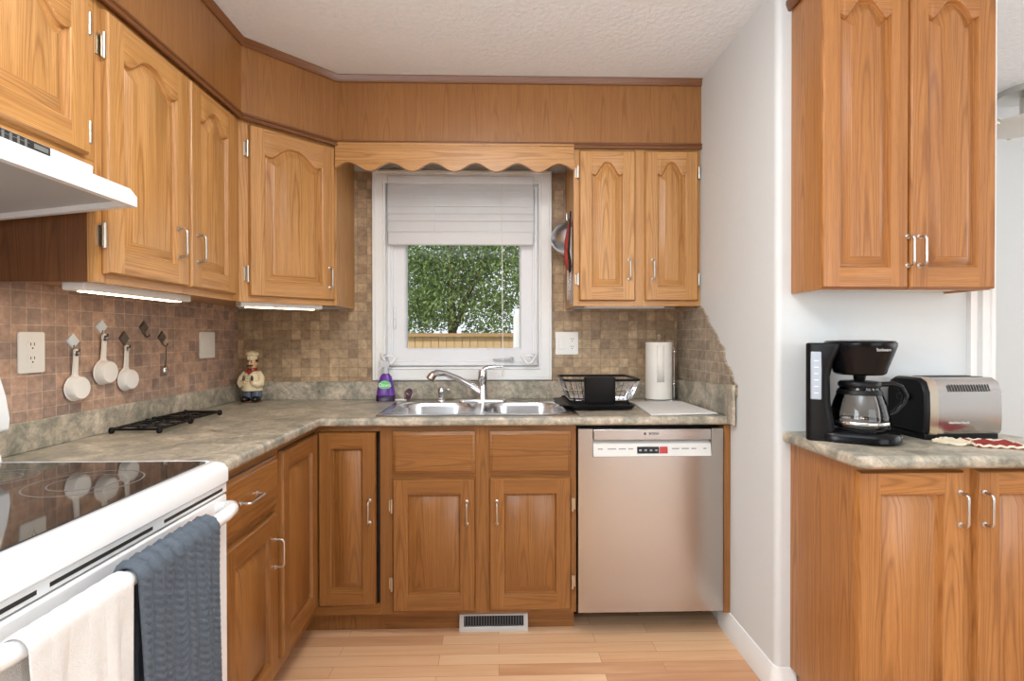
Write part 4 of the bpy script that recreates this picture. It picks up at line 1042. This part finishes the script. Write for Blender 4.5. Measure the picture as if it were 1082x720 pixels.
m = MB(); m.tube([(XL+.027, -.625, 1.206), (XL+.026, -.625, 1.15), (XL+.022, -.625, 1.118)], [.0028, .0022, .003], 8); part(m, 'spoon_handle', HOOKD, o)
m = MB(); m.ell((XL+.023, -.625, 1.103), .010, .016, .019); part(m, 'spoon_bowl', CHROME, o)

# ================================================================== CHEF FIGURINE
ch = thing('chef_figurine', 'ceramic chef figurine with moustache and white hat in the counter corner', 'figurine', (-1.235, -.10, ZC))
CX, CY = -1.235, -.105
def cpart(name, mat, fn, **kw):
    m = MB(); fn(m); return part(m, name, mat, ch, **kw)
CREAM = plain('cream_glaze', srgb(232, 216, 178), .22, noise=.06); SKIN = plain('skin_glaze', srgb(226, 182, 140), .25)
BLUEP = plain('grey_blue_glaze', srgb(92, 104, 118), .25, noise=.15); BLK = plain('black_glaze', srgb(24, 20, 20), .2); REDG = plain('rust_red_glaze', srgb(150, 48, 30), .25); GRN = plain('dark_green_glaze', srgb(60, 62, 50), .25); HAIR = plain('dark_hair_glaze', srgb(44, 30, 24), .3)
def base_(m): m.lathe([(.058, ZC), (.062, ZC+.004), (.06, ZC+.008)], (CX, CY, 0), sy=.8)
cpart('plinth', plain('brown_base', srgb(110, 72, 50), .3), base_)
for s in (-1, 1):
  def shoes(m): m.ell((CX+s*.033, CY-.022, ZC+.017), .029, .036, .017)
  cpart('shoe', BLK, shoes)
def trousers(m):
    for s in (-1, 1): m.lathe([(.030, ZC+.02), (.034, ZC+.03), (.032, ZC+.06), (.03, ZC+.07)], (CX+s*.026, CY, 0), sy=.9)
cpart('trousers', BLUEP, trousers)
def coat(m): m.lathe([(.055, ZC+.057), (.063, ZC+.060), (.064, ZC+.075), (.060, ZC+.10), (.057, ZC+.125), (.048, ZC+.147), (.030, ZC+.158), (.02, ZC+.163)], (CX, CY, 0), sy=.78, seg=32)
cpart('coat', CREAM, coat)
for s in (-1, 1):
  def arms(m): m.tube([(CX+s*.042, CY, ZC+.146), (CX+s*.062, CY-.008, ZC+.12), (CX+s*.066, CY-.02, ZC+.098), (CX+s*.05, CY-.045, ZC+.092), (CX+s*.03, CY-.052, ZC+.100)], [.017, .02, .021, .017, .013], 14)
  cpart('sleeve', CREAM, arms)
for s in (-1, 1):
  def hands(m): m.ell((CX+s*.024, CY-.053, ZC+.105), .011, .009, .011)
  cpart('hand', SKIN, hands)
def peppers(m):
    for s in (-1, 1): m.ell((CX+s*.026, CY-.056, ZC+.123), .0085, .008, .014)
cpart('gloves', GRN, peppers)
def buttons(m):
    for k in range(3):
        for s in (-1, 1): m.ell((CX+s*.006, CY-.0475+.002*k, ZC+.108+.013*k), .0022, .002, .0022, seg=8, st=6)
cpart('buttons', BLK, buttons)
def scarf(m):
    m.lathe([(.027, ZC+.152), (.034, ZC+.158), (.03, ZC+.170), (.022, ZC+.172)], (CX, CY-.002, 0), sy=.85); m.prism([(CX-.024, ZC+.16), (CX, ZC+.138), (CX+.024, ZC+.16), (CX, ZC+.166)], 'y', CY-.046, CY-.02)
cpart('scarf', REDG, scarf, bevel=.002)
def head(m):
    m.ell((CX, CY-.004, ZC+.195), .030, .029, .033); m.ell((CX, CY-.035, ZC+.194), .0065, .008, .007)
    for s in (-1, 1): m.ell((CX+s*.03, CY, ZC+.194), .005, .006, .009)
cpart('head', SKIN, head)
def hair(m):
    m.ell((CX, CY+.006, ZC+.204), .0335, .03, .028)
    for s in (-1, 1): m.tube([(CX, CY-.034, ZC+.186), (CX+s*.011, CY-.0345, ZC+.183), (CX+s*.020, CY-.030, ZC+.187)], [.004, .0048, .002], 8); m.ell((CX+s*.011, CY-.0315, ZC+.2085), .006, .002, .0018, seg=8, st=6)
cpart('hair_and_moustache', HAIR, hair)
def eyes(m):
    for s in (-1, 1): m.ell((CX+s*.011, CY-.0315, ZC+.2015), .0033, .002, .0033, seg=8, st=6)
cpart('eyes', BLK, eyes)
def hat(m):
    m.lathe([(.030, ZC+.213), (.0315, ZC+.219), (.030, ZC+.232)], (CX, CY, 0)); 
    for k in range(7):
        a = 2*PI*k/7; m.ell((CX+.021*math.cos(a), CY+.019*math.sin(a), ZC+.241), .021, .019, .012, seg=14, st=8)
    m.ell((CX, CY, ZC+.247), .026, .024, .012)
cpart('chef_hat', CREAM, hat)

ch.scale = (.78, .85, 1)
# ================================================================== TRIVETS
def trivet(label, cx, cy, L_, W_, rz, style):
    o = thing('wire_trivet', label, 'trivet', (cx, cy, ZC)); o.rotation_euler = (0, 0, rz)
    zt_ = .014
    m = MB(); m.tube([(x, y, zt_) for x, y in rr(-L_/2, L_/2, -W_/2, W_/2, .012, 3)], .0042, 8, closed=True); m.build('frame', BLACK, o)
    m = MB()
    if style:
        for k in range(3):
            for j in range(2):
                cx_, cy_ = -L_/2+L_*(k+.5)/3, -W_/2+W_*(j+.5)/2
                m.tube([(cx_+L_/6*.95*math.cos(a), cy_+W_/4*.95*math.sin(a), zt_) for a in [2*PI*i/16 for i in range(16)]], .0034, 6, closed=True)
    else:
        for k in range(1, 4): m.tube([(-L_/2+L_*k/4, -W_/2, zt_), (-L_/2+L_*k/4, W_/2, zt_)], .0034, 6)
        m.tube([(-L_/2, 0, zt_), (L_/2*.5, 0, zt_)], .0034, 6)
        for k in range(3): m.tube([(-L_/2+L_*(k+.5)/4+.022*math.cos(a), .02*math.sin(a), zt_) for a in [2*PI*i/14 for i in range(14)]], .0034, 6, closed=True)
    m.build('scrollwork', BLACK, o)
    for sx in (-1, 1):
        for sy in (-1, 1):
            MB().lathe([(.005, .0), (.009, .004), (.009, .014), (.007, .02), (.002, .022)], (sx*L_/2*.97, sy*W_/2*.97, 0), seg=12).build('foot', BLACK, o)
trivet('black scrollwork wire trivet on the worktop nearer the range', -1.235, -.86, .20, .16, PI/2+.04, True)
trivet('black wire trivet on the worktop nearer the chef figurine', -1.245, -.63, .19, .15, PI/2-.06, False)

# ================================================================== HANGING UTENSILS on the cabinet side
col = thing('colander', 'round metal strainer bowl hanging on the cabinet side right of the window', 'strainer', (.345, -.12, 1.74))
m = MB(); m.lathe([(.001, -.086), (.03, -.080), (.06, -.058), (.082, -.024), (.088, -.006), (.094, -.004), (.094, -.001), (.086, -.003), (.078, -.024), (.056, -.055), (.02, -.078)], (.350, -.115, 1.735), 'x', 32, cap=True)
part(m, 'bowl', steel_mat('bowl_steel', (.6, .64, .7, 1), .3), col)
m = MB(); m.tube([(.346, -.115, 1.828), (.346, -.115, 1.862)], .004); part(m, 'bowl_handle', CHROME, col)
def flatstrip(name, label, cat, y, zs, ws, x, mat, th=.008):
    m = MB(); rings = []
    for z, w_, in zip(zs, ws): rings.append([(x, y-w_/2, z), (x, y+w_/2, z), (x-th, y+w_/2*.8, z), (x-th, y-w_/2*.8, z)])
    m.loft(rings); return tag(m.build(name, mat, bevel=.0015), label, cat)
REDC = plain('red_print_cloth', srgb(176, 62, 50), .9, noise=.4, nscale=60)
WPAT = plain('white_print_cloth', srgb(220, 214, 208), .9, noise=.15, nscale=60)
pm = thing('pot_holder', 'red and white cloth pot holder hanging beside the steel strainer bowl', 'pot holder', (.34, -.235, 1.7))
m = MB(); rings = []
for z, w_, t__ in ((1.80, .008, .006), (1.76, .026, .014), (1.70, .032, .024), (1.62, .032, .026), (1.57, .026, .018), (1.55, .01, .008)): rings.append([(.349, -.246-w_, z), (.349, -.246+w_, z), (.349-t__, -.246+w_*.7, z), (.349-t__*1.3, -.246, z), (.349-t__, -.246-w_*.7, z)])
m.loft(rings); part(m, 'cloth', REDC, pm)
m = MB(); m.box(.336, .349, -.2815, -.2785, 1.58, 1.76); part(m, 'white_trim', WPAT, pm, bevel=.004)
kn = thing('kitchen_shears', 'black handled shears hanging at the front of the cabinet side', 'shears', (.345, -.29, 1.6))
m = MB(); m.tube([(.335, -.302, 1.60), (.33, -.302, 1.64), (.334, -.302, 1.70), (.34, -.302, 1.83)], [.007, .006, .005, .004], 8); part(m, 'blade', BLACK, kn)
m = MB(); m.tube([(.336, -.302+.014*math.cos(a), 1.575+.03*math.sin(a)) for a in [2*PI*i/16 for i in range(16)]], .005, 8, closed=True); part(m, 'handle_loop', BLACK, kn)
la = thing('spatula', 'white spatula hanging lowest on the cabinet side right of the window', 'spatula', (.345, -.2, 1.5))
m = MB(); m.tube([(.343, -.20, 1.70), (.343, -.20, 1.54)], .005, 8); part(m, 'grip', WHITEP, la)
m = MB(); m.loft([[(.347, -.20-w_, z), (.347, -.20+w_, z), (.340, -.20+w_, z), (.340, -.20-w_, z)] for z, w_ in ((1.545, .012), (1.53, .028), (1.44, .03), (1.42, .022))]); part(m, 'blade', WHITEP, la, bevel=.002)
ld = thing('metal_tongs', 'long steel tongs hanging against the cabinet side below the shears', 'tongs', (.345, -.255, 1.45))
m = MB(); m.box(.343, .3525, -.268, -.248, 1.39, 1.66); m.box(.335, .339, -.266, -.25, 1.392, 1.60); part(m, 'arms', CHROME, ld, bevel=.001)

# ================================================================== DISH RACK, ROLL, MAT
dt = thing('drain_tray', 'black ribbed drain tray under the dish rack right of the sink', 'tray', (.445, -.3, ZC))
m = MB(); x0, x1, y0, y1 = .318, .602, -.485, -.085
m.loft([[(x, y, z) for x, y in rr(x0+d, x1-d, y0+d, y1-d, .02, 5)] for d, z in ((.01, ZC+.0062), (0, ZC+.020), (.0, ZC+.026), (.005, ZC+.026), (.008, ZC+.016))]); part(m, 'tray_base', BLACK, dt)
m = MB(); m.loft([[(x, y, ZC+z) for x, y in ((x0, y0+.02), (x0, y1-.04))] + [(x0-.045, y1-.06, ZC+z-.0), (x0-.045, y0+.06, ZC+z)] for z in (.016, .021)]); part(m, 'drain_spout', BLACK, dt)
m = MB()
for k in range(14): yk = y0+.03+.024*k; m.box(x0+.015, x1-.015, yk, yk+.007, ZC+.0155, ZC+.0205)
part(m, 'ribs', BLACK, dt)
dr_ = thing('dish_rack', 'wire dish rack with black rim standing on the drain tray', 'dish rack', (.46, -.28, ZC+.02))
m = MB(); zr = ZC+.13; zlo = ZC+.035
rim = lambda z, d: [(x, y, z) for x, y in rr(.296+d, .640-d, -.42+d, -.13-d, .03, 4)]
m.tube(rim(zr, 0), .0062, 8, closed=True); part(m, 'rim', BLACK, dr_)
m = MB()
m.tube(rim(zlo, .035), .0028, 6, closed=True); m.tube(rim((zr+zlo)/2, .016), .002, 6, closed=True)
top_r, bot_r = rim(zr, 0), rim(zlo, .035)
N_ = 22
def seg_pts(x0, x1, y0, y1, n): return [(x0+(x1-x0)*i/n, y0+(y1-y0)*i/n) for i in range(n+1)]
for (a, b_, c_, d_) in ((.32, .616, -.42, -.42), (.32, .616, -.13, -.13)):
    for i in range(13):
        x = a+(b_-a)*i/12; xi = .468+(x-.468)*.80; yi = c_+(.035 if c_ < -.3 else -.035)
        m.tube([(x, c_, zr), (xi, yi, zlo)], .0018, 6)
for i in range(11):
    yk = -.40+.25*i/10
    m.tube([(.296, yk, zr), (.331, -.275+(yk+.275)*.8, zlo), (.605, -.275+(yk+.275)*.8, zlo), (.640, yk, zr)], .0018, 6)
part(m, 'wire_basket', CHROME, dr_)
for x in (.345, .59):
    for y in (-.38, -.17): part(MB().tube([(x, y, zlo+.004), (x, y, ZC+.0206)], [.004, .006], 8), 'foot', BLACK, dr_)
uc = thing('cutlery_caddy', 'black cutlery box hooked on the front of the dish rack', 'caddy', (.447, -.45, ZC+.03))
m = MB(); m.loft([[(x, y, z) for x, y in rr(.380+d, .517-d, -.470+d*.5, -.428, .012, 4)] for d, z in ((.004, ZC+.029), (0, ZC+.034), (0, ZC+.146))] + [[(x, y, ZC+.146) for x, y in rr(.384, .513, -.466, -.432, .009, 4)], [(x, y, ZC+.04) for x, y in rr(.386, .511, -.464, -.434, .008, 4)]]); part(m, 'box', BLACK, uc)
m = MB(); m.tube([(.40, -.43, ZC+.14), (.40, -.418, ZC+.142), (.40, -.410, ZC+.138)], .003, 6); m.tube([(.497, -.43, ZC+.14), (.497, -.418, ZC+.142), (.497, -.410, ZC+.138)], .003, 6); part(m, 'hanger', BLACK, uc)
mt = MB(); mp_ = [(.655, -.215), (.625, -.628), (.915, -.60), (.905, -.20)]
mt.prism(mp_, 'z', ZC+.0006, ZC+.008); tag(mt.build('drying_mat', MATW, bevel=.003), 'white dish drying mat flat on the worktop right of the rack', 'mat')
ph = thing('paper_towel_holder', 'chrome upright stand carrying the paper towel roll in the corner', 'holder', (.815, -.12, ZC))
m = MB().lathe([(.075, ZC), (.075, ZC+.006), (.06, ZC+.012), (.01, ZC+.013)], (.815, -.12, 0), seg=32); part(m, 'base', CHROME, ph)
m = MB().lathe([(.006, ZC+.012), (.006, ZC+.315), (.011, ZC+.322), (.011, ZC+.336), (.004, ZC+.342)], (.815, -.12, 0), seg=14); part(m, 'post', plain('brass_knob', (.6, .5, .35, 1), .3, metal=1), ph)
m = MB().tube([(.893, -.12, ZC+.008), (.893, -.12, ZC+.26), (.888, -.12, ZC+.275)], .004, 8)
for z in (.085, .25): m.ell((.893, -.12, ZC+z), .009, .009, .009)
part(m, 'tension_arm', CHROME, ph)
m = MB(); R1 = .066
ring = lambda z, r_: [(.815+r_*math.cos(2*PI*k/48), -.12+r_*math.sin(2*PI*k/48), z) for k in range(48)]
m.loft([ring(ZC+.0135, .02), ring(ZC+.0135, R1), ring(ZC+.298, R1), ring(ZC+.298, .02), ring(ZC+.0135, .02)], cap0=False, cap1=False)
ro = part(m, 'roll_tmp', PAPER, ph); ro.parent = None; ro.name = 'paper_towel_roll'; ro.location = (.815, -.12, ZC); tag(ro, 'white paper towel roll on its stand in the back right corner', 'paper towel')
m = MB(); a0 = -2.0
m.loft([[(.815+(R1+.002)*math.cos(a)-.815, -.12+(R1+.002)*math.sin(a)+.12, z) for z in (.10, .284)] for a in [a0+.5*k/6 for k in range(7)]], cap0=False, cap1=False, closed=False)
lf = m.build('loose_sheet', PAPER, ro); so_ = lf.modifiers.new('thickness', 'SOLIDIFY'); so_.thickness = .0015

# ================================================================== COFFEE MAKER
cm = thing('coffee_maker', 'black drip coffee maker with glass carafe on the right worktop', 'coffee maker', (1.105, -1.135, ZC))
cm.rotation_euler = (0, 0, math.radians(-32))
# local frame: +x is the machine's front, y its width; origin between tower and carafe
def cpm(mb, name, mat, **kw): return mb.build(name, mat, cm, **kw)
m = MB(); m.loft([[(x, y, z) for x, y in rr(-.115, a_, -w_, w_, .02, 5)] for z, a_, w_ in ((.0, -.035, .078), (.03, -.035, .08), (.12, -.048, .082), (.20, -.05, .085), (.25, -.04, .088), (.295, -.02, .09), (.305, -.02, .088))]); cpm(m, 'tower', BLACK, bevel=.003)
m = MB(); m.loft([[(.03+x*r_, y*r_*.98, z) for x, y in [(math.cos(2*PI*k/40), math.sin(2*PI*k/40)) for k in range(40)]] for z, r_ in ((.207, .062), (.212, .070), (.225, .074), (.28, .093), (.296, .098), (.306, .098), (.312, .092), (.315, .05))]); cpm(m, 'brew_basket', BLACKS)
m = MB().lathe([(.012, .186), (.016, .192), (.018, .206)], (.03, 0, 0), seg=16); cpm(m, 'drip_valve', BLACK)
m = MB(); m.loft([[(x, y, z) for x, y in rr(-.108+d, .138-d, -.088+d, .088-d, .080-d*.5, 10)] for d, z in ((.006, 0), (0, .006), (0, .022), (.006, .032), (.016, .036))]); cpm(m, 'base', BLACKS)
m = MB(); m.lathe([(.06, .0362), (.06, .039), (.05, .0395)], (.03, 0, 0), seg=32); cpm(m, 'warming_plate', BLACK)
m = MB(); m.box(.125, .1395, -.02, .02, .012, .026); sw = cpm(m, 'control_strip', plain('grey_strip', srgb(140, 138, 134), .3, metal=.6), bevel=.004)
m = MB(); m.box(.1385, .142, -.008, .008, .015, .023); cpm(m, 'power_switch', BLACK, bevel=.002)
m = MB(); m.box(-.102, -.072, -.0905, -.080, .13, .28); cpm(m, 'water_window', plain('pale_gauge', srgb(168, 178, 190), .25), bevel=.004)
m = MB()
for k in range(6): m.box(-.092, -.080, -.0915, -.0902, .15+.02*k, .152+.02*k)
cpm(m, 'gauge_marks', PLATE)
text('maker_name', 'Sunbeam', .013, plain('silver_print', srgb(200, 200, 200), .3), cm, (.03+.0965*math.cos(-.95), .0965*.98*math.sin(-.95)-.0005, .286), (PI/2-.2, 0, math.radians(36)))
ca = bpy.data.objects.new('x', None); bpy.data.objects.remove(ca)
m = MB(); gp = [(.062, .0405), (.076, .046), (.081, .06), (.079, .085), (.071, .12), (.060, .15), (.053, .167), (.055, .177)]
m.lathe(gp + [(r_-.003, z_) for r_, z_ in reversed(gp)], (.03, 0, 0), seg=40, cap=False)
cf = cpm(m, 'carafe', CARAFE)
m = MB(); m.lathe([(.0555, .168), (.058, .172), (.058, .180), (.053, .186), (.02, .189), (.002, .190)], (.03, 0, 0), seg=32); m.build('lid', BLACK, cf)
# handle points to the right-front of the picture
ha = math.radians(25)
hp = [(.055, .176), (.098, .178), (.122, .168), (.136, .142), (.130, .116), (.104, .088), (.081, .078)]
m = MB().tube([(.03+r_*math.cos(ha), r_*math.sin(ha), z_) for r_, z_ in hp], [.008, .0085, .009, .009, .0085, .008, .007], 12); m.build('carafe_handle', BLACKS, cf)
m = MB().lathe([(.0805, .056), (.082, .058), (.082, .064), (.0805, .066)], (.03, 0, 0), seg=40, cap=False); m.build('metal_band', CHROME, cf)
m = MB().lathe([(.0615, .146), (.0635, .148), (.0585, .160), (.0565, .161)], (.03, 0, 0), seg=40, cap=False); m.build('collar', BLACK, cf)

# ================================================================== TOASTER
to = thing('toaster', 'long steel toaster with black ends beside the coffee maker', 'toaster', (1.46, -1.08, ZC))
to.rotation_euler = (0, 0, math.radians(2))
tw, tz = .128, .195
def tprof(d=0): 
    return [(-.072+d, .018), (-.078+d, .03), (-.080+d, .09), (-.078+d, .15), (-.066+d, .182), (-.045, .194), (.045, .194), (.066-d, .182), (.076-d, .15), (.076-d, .03), (.072-d, .018)]
m = MB(); m.prism(tprof(), 'x', -tw+.012, tw-.004); m.build('shell', STEELT, to, bevel=.003)
m = MB(); pr = tprof(); m.loft([[(x, y*s_, .1+(z-.1)*s_) for y, z in pr] for x, s_ in ((-tw-.004, .93), (-tw+.002, .985), (-tw+.012, 1.0))]); m.build('end_cap', BLACK, to)
m = MB(); m.loft([[(x, y*s_, .1+(z-.1)*s_) for y, z in pr] for x, s_ in ((-tw+.012, 1.012), (-tw+.04, 1.012))]); m.build('trim_band', plain('champagne_band', (.62, .55, .45, 1), .3, metal=1), to)
m = MB(); m.box(-tw+.004, tw-.006, -.07, .07, .0, .02); m.build('foot_rail', BLACK, to, bevel=.004)
for k in range(15):
    x = -.052+.0092*k; m = MB(); m.prism([(-.0805, .153), (-.0812, .153), (-.0735, .174), (-.072, .174)], 'x', x, x+.0048); m.build('vent_slot', SLOT, to)
m = MB(); 
for y in (-.03, .012): m.box(-tw+.05, tw-.02, y, y+.02, .1935, .1955)
m.build('bread_slots', SLOT, to)
m = MB(); m.box(-tw-.016, -tw-.002, -.02, .02, .12, .14); m.build('lever', BLACK, to, bevel=.003)
text('maker_name', 'Hamilton Beach', .0105, plain('white_print', srgb(215, 212, 208), .4), to, (-.02, -.0803, .055), (PI/2, 0, 0))

# cloth pot holders in front of the toaster
CRE = plain('cream_crochet', srgb(228, 216, 190), .95, noise=.12, nscale=80, bump=.6, bscale=300)
REDK = plain('red_crochet', srgb(150, 46, 44), .95, noise=.2, nscale=80, bump=.6, bscale=300)
def crochet(name, label, cx, cy, sx, sy, rz, main, edge, z0):
    o = thing(name, label, 'pot holder', (cx, cy, z0)); o.rotation_euler = (0, 0, rz)
    m = MB(); n = 12
    g_ = [[(sx*(i/n-.5), sy*(j/n-.5), .007+.004*math.sin(i*1.3)*math.cos(j*1.1)) for i in range(n+1)] for j in range(n+1)]
    for j in range(n):
        for i in range(n): m.face([g_[j][i], g_[j][i+1], g_[j+1][i+1], g_[j+1][i]])
    k_ = m.build('knitted_square', main, o, angle=180); s_ = k_.modifiers.new('thickness', 'SOLIDIFY'); s_.thickness = .006; s_.offset = -1
    m = MB(); e_ = []
    P_ = rr(-sx/2, sx/2, -sy/2, sy/2, .012, 3); L2 = []
    for i in range(len(P_)):
        a, b_ = P_[i], P_[(i+1) % len(P_)]; q_ = max(1, int(math.hypot(a[0]-b_[0], a[1]-b_[1])/.008))
        for t_ in range(q_): L2.append((a[0]+(b_[0]-a[0])*t_/q_, a[1]+(b_[1]-a[1])*t_/q_))
    m.tube([(x, y, .006+.0022*math.sin(i*1.9)) for i, (x, y) in enumerate(L2)], .0038, 6, closed=True); m.build('scalloped_edge', edge, o)
crochet('pot_holder', 'cream crochet pot holder lying in front of the toaster', 1.382, -1.205, .085, .075, .5, CRE, CRE, ZC)
crochet('pot_holder', 'dark red crochet pot holder with cream edge in front of the toaster', 1.478, -1.238, .13, .105, -.28, REDK, CRE, ZC)

# ================================================================== FLOOR REGISTER
fr = thing('floor_register', 'white metal floor register at the toe kick under the sink', 'vent', (-.022, -.55, 0))
m = MB()
sec = [(-.541, .0), (-.572, .0), (-.572, .012), (-.552, .064), (-.541, .068)]
x0, x1 = -.166, .122
def yz(t_): return (-.572+.020*t_, .012+.052*t_)
m.prism(sec, 'x', x0, x0+.018); m.prism(sec, 'x', x1-.018, x1)
m.prism([(-.541, 0), (-.572, 0), (-.572, .012), (-.568, .020), (-.56, .018), (-.541, .01)], 'x', x0+.018, x1-.018)
m.prism([(-.541, .068), (-.552, .064), (-.554, .058), (-.541, .060)], 'x', x0+.018, x1-.018)
part(m, 'frame', plain('register_white', srgb(206, 204, 200), .4, metal=.2), fr)
part(MB().box(x0+.018, x1-.018, -.5455, -.541, .008, .062), 'back', plain('register_dark', srgb(22, 22, 24), .7), fr)
m = MB()
for k in range(22):
    x = x0+.022+.0113*k; m.prism([(-.5655, .018), (-.552, .058), (-.548, .058), (-.558, .018)], 'x', x, x+.0035)
part(m, 'louvres', plain('register_grey', srgb(110, 110, 112), .45, metal=.4), fr)

# ================================================================== NEXT ROOM LAMP
ld_ = thing('ceiling_lamp', 'frosted glass bowl ceiling lamp in the next room', 'lamp', (2.60, -.25, H))
m = MB().lathe([(.05, 2.295), (.165, 2.287), (.18, 2.283), (.178, 2.275), (.155, 2.265), (.12, 2.258), (.07, 2.254), (.02, 2.252)], (2.60, -.25, 0), seg=48); part(m, 'glass_bowl', plain('frosted_glass', srgb(226, 226, 222), .3, trans=.15), ld_)
m = MB().lathe([(.12, H), (.12, H-.03), (.03, H-.04), (.03, 2.296)], (2.60, -.25, 0)); part(m, 'mount', NICKEL, ld_)
for k in range(3):
    a = PI+.12+k*2*PI/3; m = MB().ell((2.60+.178*math.cos(a), -.25+.178*math.sin(a), 2.279), .014, .014, .016); part(m, 'clip_knob', HINGE, ld_)
